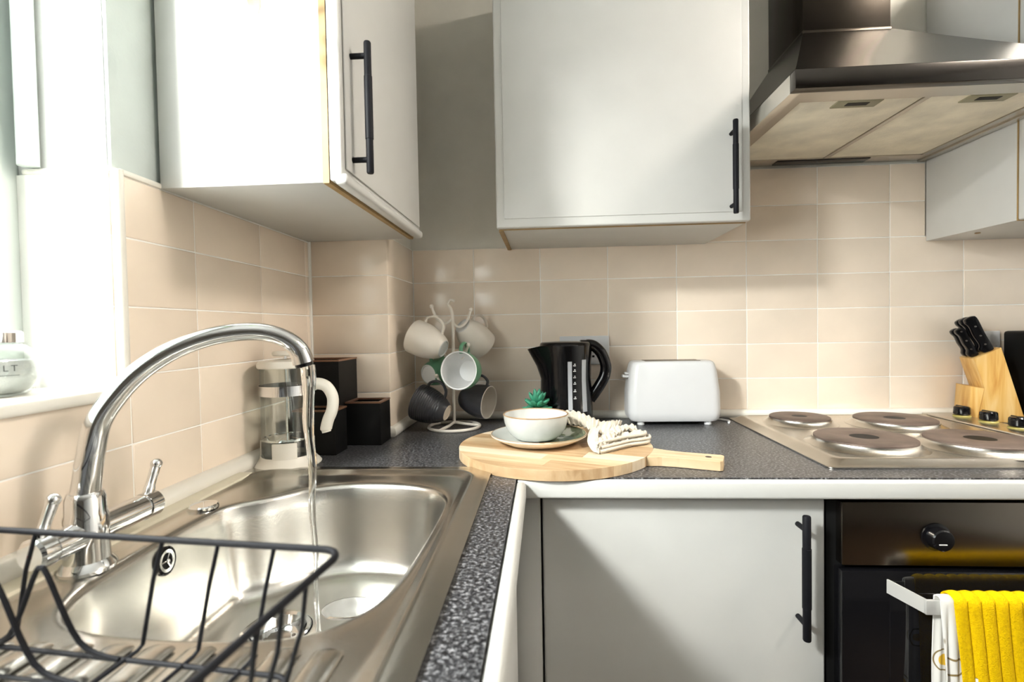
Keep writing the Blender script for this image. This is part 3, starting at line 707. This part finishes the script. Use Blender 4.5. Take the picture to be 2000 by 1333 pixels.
def hook(dx, dy, z0, rise=.035):
    bm = NB(); pts = catmull([(0, 0, z0), (dx*.35, dy*.35, z0-.012), (dx*.75, dy*.75, z0+.002), (dx, dy, z0+rise)], 5); tube(bm, pts, .0035, 10); sphere(bm, pts[-1], .0058, 12, 8); obj('hook', bm, 'ceramic_cream', mt)
hook(-.052, -.02, .300); hook(.05, .02, .290); hook(-.045, .04, .205, .03); hook(.05, -.045, .200, .03); hook(-.04, -.03, .125, .022); hook(.045, .03, .122, .022)
def mug(lab, c, axis, handle_up, outer, inner, r0, r1, h, base='ceramic_white', ribs=False, bulge=.006):
    t = thing('mug', lab, 'mug', c, group='mugs on the mug tree')
    a = Vector(axis).normalized(); up = Vector(handle_up); x = (up-a*up.dot(a)).normalized(); y = a.cross(x)
    t.rotation_euler = Matrix((x, y, a)).transposed().to_euler()
    prof = [(r0*.92, -h/2), (r0, -h/2+.002)]
    for i in range(1, 31):
        s = i/30; r = r0+(r1-r0)*s**.7+bulge*math.sin(s*PI)
        if ribs and .15 < s: r += .0009*math.sin(i*PI)*1 + (.0007 if i % 2 else -.0007)
        prof.append((r, -h/2+.002+(h-.003)*s))
    bm = NB(); lathe(bm, prof, 48); obj('body', bm, outer, t)
    wth = .0035
    ip = [(r1-.0, h/2-.001), (r1-wth*.5, h/2), (r1-wth, h/2-.002)]+[(max(.002, r0+(r1-r0)*s**.7+bulge*math.sin(s*PI)-wth), -h/2+.006+(h-.009)*s) for s in [.85, .7, .55, .4, .25, .12, .04]]+[(0, -h/2+.006)]
    bm = NB(); lathe(bm, ip, 48); obj('interior', bm, inner, t)
    bm = NB(); lathe(bm, [(0, -h/2+.0015), (r0*.78, -h/2+.0015), (r0*.82, -h/2-.001), (r0*.93, -h/2)], 40); obj('foot', bm, base, t)
    rm = (r0+r1)/2+bulge*.6
    bm = NB(); pts = catmull([(rm+.002, 0, h*.30), (rm+.018, 0, h*.31), (rm+.030, 0, h*.12), (rm+.028, 0, -h*.10), (rm+.013, 0, -h*.26), (rm-.006, 0, -h*.28)], 5); tube(bm, pts, .0046, 12, flat=(1.2, .8)); obj('handle', bm, outer, t)
    return t
mug('cream mug hanging highest on the mug tree beside the corner pillar', (-.312, -.172, 1.138), (-.86, .25, .36), (.45, .0, 1), 'ceramic_cream', 'ceramic_cream', .026, .047, .096)
mug('cream mug hanging highest on the mug tree, close to the wall', (-.205, -.084, 1.152), (.50, .60, -.62), (-.2, -.2, 1), 'ceramic_cream', 'ceramic_cream', .026, .046, .094)
mug('green mug on the mug tree showing its white base', (-.304, -.098, 1.052), (.52, .84, .12), (0, 0, 1), 'ceramic_green', 'ceramic_white', .030, .039, .078, bulge=.003)
mug('green mug on the mug tree with its white inside showing', (-.212, -.196, 1.062), (-.22, -.95, .10), (0, 0, 1), 'ceramic_green', 'ceramic_white', .028, .050, .085)
mug('dark grey ribbed mug on the mug tree with its pale base showing', (-.304, -.180, .964), (-.88, .22, .30), (.4, 0, 1), 'charcoal', 'ceramic_cream', .023, .049, .092, 'stoneware', True)
mug('dark grey mug on the mug tree with its cream inside showing', (-.198, -.095, .970), (.90, -.36, -.12), (0, .2, 1), 'charcoal', 'ceramic_cream', .026, .047, .088, 'stoneware')

# ------------------------------------------------------------------ kettle
kt = thing('electric_kettle', 'glossy black plastic electric kettle with water gauge in front of the socket', 'kettle', (.058, -.098, WT))
bm = NB(); lathe(bm, [(0, .0005), (.076, .0005), (.078, .004), (.076, .016), (.070, .020), (0, .021)], 56); obj('power_base', bm, 'black_plastic', kt)
bm = NB(); prof = [(.071, .022), (.074, .026), (.0735, .05), (.0715, .09), (.070, .13), (.071, .17), (.0725, .20), (.0725, .222)]
lathe(bm, prof, 56, cap0=True)
for v in bm.verts:
    if v.co.x < 0:                                      # pull the shell out into the spout
        ang = math.atan2(v.co.y, -v.co.x); k = max(0, math.cos(ang))**6; zt = max(0, (v.co.z-.135)/.087)
        v.co.x -= .034*k*zt**1.25; v.co.z -= .010*k*zt
obj('body', bm, 'black_plastic', kt)
bm = NB(); lathe(bm, [(.0725, .221), (.070, .228), (.066, .231), (.03, .233), (0, .233)], 48); obj('lid', bm, 'black_plastic', kt)
bm = NB(); box(bm, .040, .060, -.012, .012, .229, .236, .003); obj('lid_catch', bm, 'black_plastic', kt)
hpts = catmull([(.058, 0, .222), (.078, 0, .219), (.099, 0, .198), (.111, 0, .164), (.107, 0, .134), (.093, 0, .108), (.078, 0, .086), (.066, 0, .070)], 6)
bm = NB(); tube(bm, hpts, [.0155]*len(hpts), 18, flat=(.8, 1)); obj('handle', bm, 'black_plastic', kt)
def wrap_strip(a0, a1, z0, z1, r, th=.0012, nz=8):
    bm = NB(); rows = []
    for i in range(7):
        a = math.radians(a0+(a1-a0)*i/6); rows.append([(r(z0+(z1-z0)*k/nz)*math.cos(a), r(z0+(z1-z0)*k/nz)*math.sin(a), z0+(z1-z0)*k/nz) for k in range(nz+1)])
    return sheet(bm, rows, th)
def kr(z):
    for (r0, z0), (r1, z1) in zip(prof, prof[1:]):
        if z0 <= z <= z1: return r0+(r1-r0)*(z-z0)/(z1-z0)+.0006
    return .073
obj('water_gauge', wrap_strip(-88, -79, .050, .180, kr), 'grey_plastic', kt, label='pale grey translucent water gauge')
obj('side_panel', wrap_strip(-55, -43, .044, .184, kr), 'grey_plastic', kt, label='grey side strip')
for i, z in enumerate((.168, .153, .136, .119, .099, .080)):
    a0 = -76; obj('gauge_mark', wrap_strip(a0, a0+6, z, z+.0022, lambda q: kr(q), .0008, 1), 'print_white', kt)
    obj('gauge_mark', wrap_strip(a0+2, a0+5, z+.004, z+.0062, lambda q: kr(q), .0008, 1), 'print_white', kt)
# ------------------------------------------------------------------ toaster
ts = thing('toaster', 'white two-slice toaster with a plain front against the tiles', 'toaster', (.351, -.078, WT))
secs = []
def rr(a, b, r, z): return [(x, y, z) for x, y in rrect(-a, a, -b, b, r, 6)]
sec = [(.100, .040, .016, .020), (.116, .050, .024, .011), (.122, .054, .026, .018), (.1245, .056, .026, .035), (.1235, .055, .026, .09), (.117, .051, .025, .145), (.113, .048, .024, .163), (.109, .045, .022, .1705), (.103, .040, .020, .174)]
sec[0] = (.104, .042, .018, .010)
bm = NB(); prev = None
for a, b, r, z in sec:
    ring = [bm.verts.new(p) for p in rr(a, b, r, z)]
    if prev:
        for i in range(len(ring)): j = (i+1) % len(ring); bm.faces.new((prev[i], prev[j], ring[j], ring[i]))
    else: bm.faces.new(ring[::-1])
    prev = ring
bm.faces.new(prev); obj('body', bm, 'white_plastic', ts, smooth=40)
for y in (-.018, .018): obj('bread_slot', B1(-.075, .075, y-.010, y+.010, .1738, .1752, .0005), 'steel_dark', ts)
bm = NB(); box(bm, -.134, -.114, -.014, .014, .128, .135, .002); box(bm, -.128, -.116, -.012, .012, .137, .142, .002); obj('lever', bm, 'white_plastic', ts)
bm = NB(); box(bm, .114, .127, -.004, .004, .126, .132, .002); obj('button', bm, 'black_plastic', ts)
for x, y in ((-.090, -.036), (.090, -.036), (-.090, .036), (.090, .036)):
    bm = NB(); lathe(bm, [(.009, .0003), (.010, .002), (.009, .011)], 20, cap0=True, M=Matrix.Translation((x, y, 0))); obj('foot', bm, 'white_plastic', ts)
bm = NB(); tube(bm, catmull([(.455, -.045, WT+.012), (.475, -.05, WT+.004), (.495, -.062, WT+.003), (.508, -.082, WT+.003), (.500, -.105, WT+.003)], 6), .003, 10); o = obj('power_cord', bm, 'white_plastic'); tag(o, 'short white power cord curling from the toaster to the hob', 'cord')
# sockets
def socket(lab, x0, x1, z0, z1):
    t = thing('wall_socket', lab, 'socket')
    obj('plate', B1(x0, x1, -.010, -.0008, z0, z1, .003, 3), 'white_plastic', t)
    n = 2 if x1-x0 > .12 else 1
    for i in range(n):
        xm = x0+(x1-x0)*(i+.5)/n; zm = (z0+z1)/2
        obj('switch', B1(xm-.008, xm+.008, -.0125, -.0101, zm+.012, zm+.030, .001), 'white_plastic', t)
        for dx, dz in ((0, .004), (-.011, -.018), (.011, -.018)): obj('pin_hole', B1(xm+dx-.0035, xm+dx+.0035, -.0104, -.0098, zm+dz-.003, zm+dz+.003), 'black_matte', t)
    for x in (x0+.012, x1-.012):
        bm = NB(); lathe(bm, [(.003, 0), (0, .001)], 12, M=Matrix.Translation((x, -.0101, (z0+z1)/2)) @ Matrix.Rotation(PI/2, 4, 'X')); obj('screw', bm, 'grey_plastic', t)
socket('white double wall socket behind the kettle', .045, .191, 1.060, 1.145)
socket('white wall socket behind the knife block', 1.205, 1.282, 1.055, 1.140)

# ------------------------------------------------------------------ serving board with staves
bd_rz = math.radians(-21.5)
bd = thing('serving_board', 'round wooden serving board with a paddle handle on the worktop', 'serving board', (.018, -.425, WT), bd_rz)
def clip(poly, ax, lo, hi):
    for s, lim in ((1, lo), (-1, -hi)):
        out = []
        for p, q in zip(poly, poly[1:]+poly[:1]):
            a, b = s*p[ax]-lim, s*q[ax]-lim
            if a >= 0: out.append(p)
            if a*b < 0:
                t = a/(a-b); out.append((p[0]+(q[0]-p[0])*t, p[1]+(q[1]-p[1])*t))
        poly = out
        if not poly: return []
    return poly
circ = [(.206*math.cos(2*PI*i/96), .206*math.sin(2*PI*i/96)) for i in range(96)]
ys = [-.206, -.172, -.128, -.088, -.044, -.002, .04, .082, .126, .168, .206]
seq = ['board_mid', 'board_light', 'board_pale', 'board_mid', 'board_light', 'board_mid', 'board_pale', 'board_light', 'board_mid', 'board_light']
cuts = [[-.3, .3], [-.3, .04, .3], [-.3, .02, .3], [-.3, .09, .3], [-.3, -.08, .3], [-.3, .3], [-.3, -.02, .3], [-.3, .3], [-.3, .05, .3], [-.3, .3]]
kk = 0
for (y0, y1), mm, ct in zip(zip(ys, ys[1:]), seq, cuts):
    for c0, c1 in zip(ct, ct[1:]):
        pl = clip(clip(circ, 1, y0, y1), 0, c0, c1)
        if len(pl) < 3: continue
        m2 = mm if c0 < -.2 else {'board_mid': 'board_pale', 'board_light': 'board_mid', 'board_pale': 'board_light'}[mm]
        bm = NB(); prism(bm, pl, .0005, .0200, .0003); obj('stave', bm, m2, bd, smooth=0); kk += 1
hpoly = [(.2035, -.037), (.230, -.027), (.262, -.0235), (.334, -.0235), (.339, -.0185), (.339, .0225), (.334, .0275), (.262, .0255), (.230, .030), (.2035, .038)]
bm = NB(); prism(bm, hpoly, .0005, .0196, .0012); obj('paddle_handle', bm, 'board_light', bd, smooth=0)
bm = NB(); lathe(bm, [(.006, .0198), (0, .0199)], 20, M=Matrix.Translation((.312, .002, 0))); obj('hanging_hole', bm, 'soil', bd, label='small dark hanging hole')
# plate and bowl
pz = WT+.0204
pl = thing('plate', 'pale glazed stoneware plate with green blotches under the bowl', 'plate', (-.016, -.412, pz))
bm = NB(); lathe(bm, [(0, .0005), (.066, .0005), (.072, .002), (.096, .013), (.1045, .0185), (.1052, .0205)], 72); obj('underside', bm, 'stoneware', pl)
bm = NB(); lathe(bm, [(.1052, .0205), (.1035, .0220), (.101, .0212), (.090, .0155), (.074, .0082), (.06, .0066), (0, .0064)], 72); obj('glazed_face', bm, 'plate_glaze', pl)
bm = NB(); lathe(bm, [(.1046, .0212), (.1036, .0222), (.1024, .0217)], 72); obj('rim_line', bm, 'ceramic_rim', pl)
bw = thing('bowl', 'pale glazed cereal bowl with brown rim standing on the plate', 'bowl', (-.022, -.405, pz+.0070))
bm = NB(); bp_ = [(.034, .0002), (.041, .001), (.048, .004), (.0585, .013), (.0655, .025), (.0698, .039), (.0718, .0545)]
lathe(bm, bp_, 72, cap0=True); obj('outside', bm, 'ceramic_bowl', bw)
bm = NB(); lathe(bm, [(.0692, .0551), (.0672, .039), (.0625, .025), (.055, .0145), (.044, .0075), (0, .0055)], 72); obj('inside', bm, 'ceramic_bowl', bw)
bm = NB(); lathe(bm, [(.0717, .0540), (.0722, .0553), (.0708, .0567), (.0690, .0550)], 72); obj('rim', bm, 'ceramic_rim', bw, label='thin brown rim')

# ------------------------------------------------------------------ cream cloth
def pt3(cps, k=10): return catmull(cps, k)
def loft(bm, e1, e2, nv=14, wrk=.002, seed=0, thick=.0022, arch=.0, ribs=0):
    a, b = pt3(e1), pt3(e2); rnd = random.Random(seed); ph = rnd.uniform(0, 6)
    n = min(len(a), len(b)); rows = []
    for i in range(n):
        u = i/(n-1); p, q = a[int(u*(len(a)-1))], b[int(u*(len(b)-1))]; row = []
        for j in range(nv+1):
            v = j/nv; r = p.lerp(q, v)
            r = r+Vector((0, 0, arch*math.sin(v*PI)+wrk*math.sin(u*23+v*7+ph)*math.sin(v*PI)+(wrk*.6*math.sin(u*PI*ribs) if ribs else 0)))
            row.append(r)
        rows.append(row)
    return sheet(bm, rows, thick)
bm = NB(); Z0 = WT+.0212
# band leaning on the plate rim, coming round from behind the bowl
loft(bm, [(.038, -.300, Z0+.050), (.070, -.318, Z0+.052), (.100, -.338, Z0+.044), (.128, -.352, Z0+.034), (.156, -.362, Z0+.036), (.170, -.366, Z0+.038)],
         [(.052, -.345, Z0+.026), (.078, -.362, Z0+.026), (.098, -.385, Z0+.022), (.112, -.412, Z0+.020), (.132, -.424, Z0+.022), (.150, -.420, Z0+.026)], 12, .004, 1, .003, .006, 26)
# front fold with the open mouth
loft(bm, [(.098, -.388, Z0+.022), (.090, -.425, Z0+.018), (.086, -.465, Z0+.010), (.092, -.505, Z0+.003), (.102, -.520, Z0+.002)],
         [(.122, -.398, Z0+.026), (.112, -.432, Z0+.026), (.108, -.470, Z0+.016), (.106, -.508, Z0+.006), (.104, -.522, Z0+.002)], 10, .0015, 2, .003, .004)
loft(bm, [(.104, -.522, Z0+.002), (.124, -.492, Z0+.012), (.146, -.452, Z0+.022), (.170, -.415, Z0+.027), (.202, -.388, Z0+.022)],
         [(.103, -.519, Z0+.012), (.116, -.470, Z0+.022), (.134, -.430, Z0+.029), (.160, -.398, Z0+.030), (.196, -.372, Z0+.026)], 10, .0045, 3, .003, .003, 22)
# stacked layers running off to the right
for k, (dx, dy, z) in enumerate(((0, 0, .0015), (.003, .006, .008), (-.004, .016, .0145))):
    loft(bm, [(.106+dx, -.518+dy, Z0+z), (.136+dx, -.494+dy, Z0+z+.001), (.172+dx, -.462+dy, Z0+z+.001), (.214+dx, -.436+dy, Z0+z)],
             [(.110+dx, -.470+dy, Z0+z), (.134+dx, -.425+dy, Z0+z+.003), (.172+dx, -.398+dy, Z0+z+.003), (.222+dx, -.386+dy, Z0+z+.001)], 12, .003, 5+k, .004, .004, 20)
    tube(bm, catmull([(.106+dx, -.518+dy, Z0+z+.003), (.136+dx, -.496+dy, Z0+z+.004), (.172+dx, -.464+dy, Z0+z+.004), (.214+dx, -.438+dy, Z0+z+.0035), (.222+dx, -.410+dy, Z0+z+.0035)], 6), .0033, 8)
o = obj('tea_cloth', bm, 'cloth_cream', smooth=70); tag(o, 'crumpled cream woven cloth lying on the serving board beside the plate', 'cloth')

# ------------------------------------------------------------------ succulent
sc = thing('succulent', 'small green succulent in a little pot behind the bowl', 'plant', (-.022, -.184, WT))
bm = NB(); lathe(bm, [(.016, .0005), (.020, .045), (.022, .050), (.0205, .052), (.018, .048)], 32, cap0=True); obj('pot', bm, 'ceramic_white', sc)
bm = NB(); lathe(bm, [(.0185, .047), (0, .049)], 24); obj('soil', bm, 'soil', sc)
lf = NB(); prof = [(0, 0), (.0042, .004), (.0078, .013), (.0084, .021), (.0060, .030), (.0020, .036), (0, .037)]; lathe(lf, prof, 10); bmesh.ops.scale(lf, vec=(1, .62, 1), verts=lf.verts)
lme = None
for ring, (nn, tilt, z, s) in enumerate(((8, 80, .055, 1.02), (8, 56, .062, 1.05), (7, 34, .071, 1.0), (4, 12, .080, .85))):
    for i in range(nn):
        a = 2*PI*(i+.5*(ring % 2))/nn
        M = Matrix.Translation((.003*math.cos(a), .003*math.sin(a), z)) @ Matrix.Rotation(a, 4, 'Z') @ Matrix.Rotation(math.radians(tilt), 4, 'Y') @ Matrix.Rotation(PI/2, 4, 'Z') @ Matrix.Scale(s, 4)
        if lme is None: q = obj('leaf', lf, 'leaf_green', sc); lme = q.data
        else: q = bpy.data.objects.new('leaf', lme); COL.objects.link(q); q.parent = sc
        q.matrix_local = M
bm = NB(); tube(bm, [(0, 0, .046), (0, 0, .08)], .005, 8); obj('stem', bm, 'leaf_green', sc)

# ------------------------------------------------------------------ knife block
kb = thing('knife_block', 'slanted pine knife block behind the hob knobs', 'knife block', (1.194, -.068, WT), math.radians(0)); kb.scale = (.86, .86, 1.0)
def slab_xz(bm, poly, y0, y1, bev=.001):
    prism(bm, [(x, z) for x, z in poly], y0, y1, bev)
    bmesh.ops.transform(bm, matrix=Matrix(((1, 0, 0, 0), (0, 0, 1, 0), (0, 1, 0, 0), (0, 0, 0, 1))), verts=bm.verts)
    bmesh.ops.recalc_face_normals(bm, faces=bm.faces)
    return bm
bm = NB(); slab_xz(bm, [(-.040, .0005), (.078, .0005), (.018, .198), (-.048, .168), (-.022, .090)], -.050, .050)
kbr = math.radians(-17)
obj('main_block', bm, 'pine', kb, rot=(0, 0, kbr))
bm = NB(); slab_xz(bm, [(-.062, .0005), (-.0405, .0005), (-.0225, .090), (-.056, .094)], -.050, .050); obj('front_step', bm, 'pine', kb, rot=(0, 0, kbr))
sl = Vector((-.30, 0, .954)).normalized(); up2 = Vector((.91, 0, .41)).normalized()
Rk = Matrix.Rotation(kbr, 4, 'Z')
kn = 0
for (dx, yy, ln, thk) in ((-.036, -.022, .080, .8), (-.036, .014, .078, .75), (-.006, -.034, .098, 1.0), (-.006, 0, .096, 1.0), (-.006, .034, .092, .95)):
    base = Vector((dx-.002, yy, .1765+(dx+.033)*.455))
    k = thing('kitchen_knife', 'large black riveted knife in the rear row of the pine knife block' if ln > .085 else 'small black riveted knife in the lower front row of the pine knife block', 'knife', group='large knives in the pine block' if ln > .085 else 'small knives in the pine block')
    k.location = kb.location + (Rk @ Vector((base.x*.86, base.y*.86, base.z*1.0)))
    k.rotation_euler = (Rk @ Matrix((up2, Vector((0, 1, 0)), sl)).transposed().to_4x4()).to_euler()
    bm = NB(); w_ = .0125*thk
    out = [(-w_*.8, 0), (-w_*1.25, .010), (-w_*.75, .022), (-w_*.9, ln*.5), (-w_*.8, ln*.75), (-w_*1.15, ln*.9), (-w_*.9, ln), (w_*.4, ln+.002), (w_*1.05, ln*.93), (w_*.95, ln*.5), (w_, .012), (w_*.8, 0)]
    P2 = [(p.x, p.y) for p in catmull([(x, z, 0) for x, z in out], 4, True)]
    slab_xz(bm, P2, -.0078, .0078, .0022); obj('knife_handle', bm, 'black_plastic', k)
    bm = NB(); box(bm, -w_*.7, w_*.7, -.003, .003, -.0028, .001); obj('bolster', bm, 'steel', k)
    for q in (.02, .045, .072):
        if q < ln-.008:
            bm = NB()
            for s in (-1, 1): lathe(bm, [(.0026, 0), (.0022, .0006), (0, .0008)], 12, M=Matrix.Translation((0, s*.0077, q)) @ Matrix.Rotation(-s*PI/2, 4, 'X'))
            obj('rivet', bm, 'chrome', k)

# ------------------------------------------------------------------ black countertop appliance at the frame edge
ap = thing('mini_oven', 'black countertop mini oven standing beside the knife block', 'appliance', (1.442, -.115, WT))
bm = NB(); box(bm, -.16, .19, -.10, .10, .008, .240, .008, 3); obj('body', bm, 'black_matte', ap)
bm = NB(); box(bm, -.145, .10, -.107, -.1005, .075, .226, .003); dd = obj('glass_door', bm, 'black_glass', ap)
bm = NB(); box(bm, -.12, .075, -.1085, -.1072, .095, .205, .0005); obj('door_pane', bm, 'black_glass', dd)
for z in (.060, .050, .040, .030): obj('vent_slat', B1(-.142, .10, -.106, -.1005, z-.002, z+.002, .0008), 'grey_plastic', ap)
obj('sticker', B1(-.110, -.072, -.1098, -.1090, .100, .140), 'blue_plastic', ap, label='blue patch on the dark glass')
for x in (-.14, .17):
    for y in (-.08, .08):
        bm = NB(); lathe(bm, [(.010, .0003), (.011, .0085)], 16, cap0=True, M=Matrix.Translation((x, y, 0))); obj('foot', bm, 'rubber', ap)

# ------------------------------------------------------------------ salt jar on the sill
SJ = thing('salt_jar', 'round clear glass salt jar with a shiny lid on the window sill', 'jar', (-.682, -.945, WZ0+.0052), 0)
gp = [(0, .0005), (.034, .0005), (.040, .004), (.049, .020), (.0515, .034), (.048, .050), (.038, .062), (.031, .066)]
bm = NB(); lathe(bm, gp, 56); lathe(bm, [(max(0, r-.0025), z+.0022 if i < 3 else z) for i, (r, z) in enumerate(gp)][::-1], 56); obj('glass_body', bm, 'glass_thin', SJ, label='rounded clear glass body')
bm = NB(); lathe(bm, [(0, .0035), (.033, .004), (.038, .007), (.0462, .020), (.0482, .034), (.0465, .044), (0, .047)], 48); obj('salt', bm, 'salt', SJ, label='white salt filling')
bm = NB(); lathe(bm, [(.032, .065), (.0345, .066), (.0345, .078), (.033, .080), (0, .0805)], 48, cap0=True); obj('lid', bm, 'chrome', SJ)
fc = bpy.data.curves.new('lettering', 'FONT'); fc.body = 'SALT'; fc.size = .0105; fc.align_x = 'CENTER'; fc.extrude = .0001; fc.space_character = 1.4
tmp = bpy.data.objects.new('lettering_curve', fc); COL.objects.link(tmp); bpy.context.view_layer.update()
lme_ = bpy.data.meshes.new_from_object(tmp.evaluated_get(bpy.context.evaluated_depsgraph_get())); bpy.data.objects.remove(tmp)
lme_.materials.clear(); lme_.materials.append(MATS['print_grey']); tx = bpy.data.objects.new('lettering', lme_); COL.objects.link(tx); tx.parent = SJ
ang = math.radians(-27); tx.location = (.0522*math.cos(ang), .0522*math.sin(ang), .032); tx.rotation_euler = (PI/2, 0, ang+PI/2)
bm = NB(); box(bm, -.016, .016, -.0002, .0002, -.0003, .0003); obj('label_line', bm, 'print_grey', SJ, loc=(.0524*math.cos(ang), .0524*math.sin(ang), .027), rot=(0, 0, ang+PI/2))

# ------------------------------------------------------------------ wire dish rack
RO = Vector((-.155, -1.15, 0)); ex = Vector((-.315, .033, 0)).normalized(); ey = Vector((ex.y*-1, ex.x, 0)) if False else Vector((.0998, -.995, 0))
ey = Vector((-ex.y, ex.x, 0)); 
if ey.y > 0: ey = -ey
RW, RD, TZt, BZt = .40, .30, 1.006, .918
def rp3(u, v, z): p = RO+ex*u+ey*v; return (p.x, p.y, z)
rk = thing('dish_rack', 'black wire dish rack standing on the sink drainer', 'dish rack')
def rr_path(u0, u1, v0, v1, r, z):
    return [rp3(x, y, z) for x, y in rrect(u0, u1, v0, v1, r, 8)]
bm = NB(); tube(bm, rr_path(0, RW, 0, RD, .016, TZt), .0027, 10, closed=True); obj('top_rail', bm, 'black_metal', rk)
bm = NB(); tube(bm, rr_path(.03, RW-.03, .02, RD-.02, .016, BZt), .0021, 10, closed=True); obj('bottom_rail', bm, 'black_metal', rk)
for u in (.058, .107, .158, .282, .33):
    bm = NB(); tube(bm, [rp3(u, .000, TZt), rp3(u+.004, .006, TZt-.03), rp3(u+.016, .006, BZt+.004), rp3(u+.017, .010, BZt+.001), rp3(u+.017, .05, BZt), rp3(u+.017, RD-.05, BZt), rp3(u+.017, RD-.012, BZt+.002), rp3(u+.004, RD-.006, TZt-.03), rp3(u, RD, TZt)], .0017, 8); obj('cross_wire', bm, 'black_metal', rk)
for v in (.050, .076, .100, .14, .18, .22, .26):
    bm = NB(); tube(bm, [rp3(0, v, TZt), rp3(.004, v, TZt-.03), rp3(.022, v, BZt+.004), rp3(.03, v, BZt), rp3(RW-.03, v, BZt), rp3(RW-.022, v, BZt+.004), rp3(RW, v, TZt)], .0017, 8); obj('long_wire', bm, 'black_metal', rk)
for v in (.022, .05, .078):
    u0 = .245+v*.2
    bm = NB(); tube(bm, catmull([rp3(u0-.070, v, BZt+.001), rp3(u0-.034, v, BZt+.012), rp3(u0-.006, v, BZt+.064), rp3(u0+.000, v, BZt+.069), rp3(u0+.006, v, BZt+.064), rp3(u0+.034, v, BZt+.012), rp3(u0+.070, v, BZt+.001)], 5), .0020, 8); obj('plate_divider', bm, 'black_metal', rk)
for u, v in ((.04, .03), (RW-.04, .03), (.04, RD-.03), (RW-.04, RD-.03)):
    bm = NB(); p = rp3(u, v, 0); tube(bm, [(p[0], p[1], WT+.0075), (p[0], p[1], BZt)], .0045, 10); obj('foot', bm, 'rubber', rk)

# ------------------------------------------------------------------ hanging plant above the sink
hp_ = thing('hanging_plant', 'leafy green plant hanging from the ceiling beside the window cabinet', 'plant', (-.455, -.90, 1.86))
bm = NB(); lathe(bm, [(.040, .0), (.058, .085), (.062, .092), (.058, .094), (.054, .088)], 36, cap0=True); obj('pot', bm, 'ceramic_white', hp_)
bm = NB(); lathe(bm, [(.055, .084), (0, .088)], 24); obj('soil', bm, 'soil', hp_)
bm = NB()
for i in range(3): a = 2*PI*i/3; tube(bm, [(.06*math.cos(a), .06*math.sin(a), .09), (0, 0, .33)], .0012, 6)
tube(bm, [(0, 0, .33), (0, 0, RZ-1.86-.001)], .0016, 6); obj('hanger', bm, 'rubber', hp_)
VINES = [((0.03, .05), [(.052, .06, .10), (.085, .07, .04), (.080, .065, -.08), (.068, .055, -.18), (.062, .05, -.225)]), ((0, 0), [(-.02, .055, .10), (-.03, .09, .03), (-.02, .095, -.05), (-.01, .095, -.10)]), ((0, 0), [(.055, 0, .1), (.09, -.01, .04), (.085, -.02, -.03)]), ((0, 0), [(-.05, -.02, .1), (-.09, -.03, .05), (-.09, -.03, -.04)])]
lb = NB(); rows = []
for i in range(7):
    s = i/6; wd = .016*math.sin(PI*min(1, s*.94+.04))**.8; rows.append([(x, s*.042, -.25*abs(x)+.006*math.sin(s*3)) for x in (-wd, 0, wd)])
sheet(lb, rows, .0006); lm = None
for _, path in VINES:
    pts = catmull(path, 8); bm = NB(); tube(bm, pts, .0012, 6); obj('vine', bm, 'leaf_bright', hp_)
    for i in range(2, len(pts), 4):
        if lm is None: q = obj('leaf', lb, 'leaf_bright', hp_); lm = q.data
        else: q = bpy.data.objects.new('leaf', lm); COL.objects.link(q); q.parent = hp_
        q.matrix_local = Matrix.Translation(pts[i]) @ Matrix.Rotation(random.uniform(-1.2, 1.2)+(i % 2)*PI*.8, 4, 'Z') @ Matrix.Rotation(math.radians(random.uniform(-70, -35)), 4, 'X') @ Matrix.Scale(random.uniform(.7, 1.0), 4)
# ------------------------------------------------------------------ added fill lamp on the ceiling, out of view
lp = thing('ceiling_lamp', 'round white ceiling lamp above the hob side of the kitchen', 'lamp', (1.55, -.86, RZ-.001))
bm = NB(); lathe(bm, [(.0, 0), (.12, 0), (.12, -.02), (.11, -.03)], 40); obj('lamp_base', bm, 'white_plastic', lp)
bm = NB(); lathe(bm, [(.20, -.025), (.215, -.05), (.18, -.085), (.10, -.105), (0, -.11)], 40); obj('lamp_shade', bm, 'lamp_glow', lp)
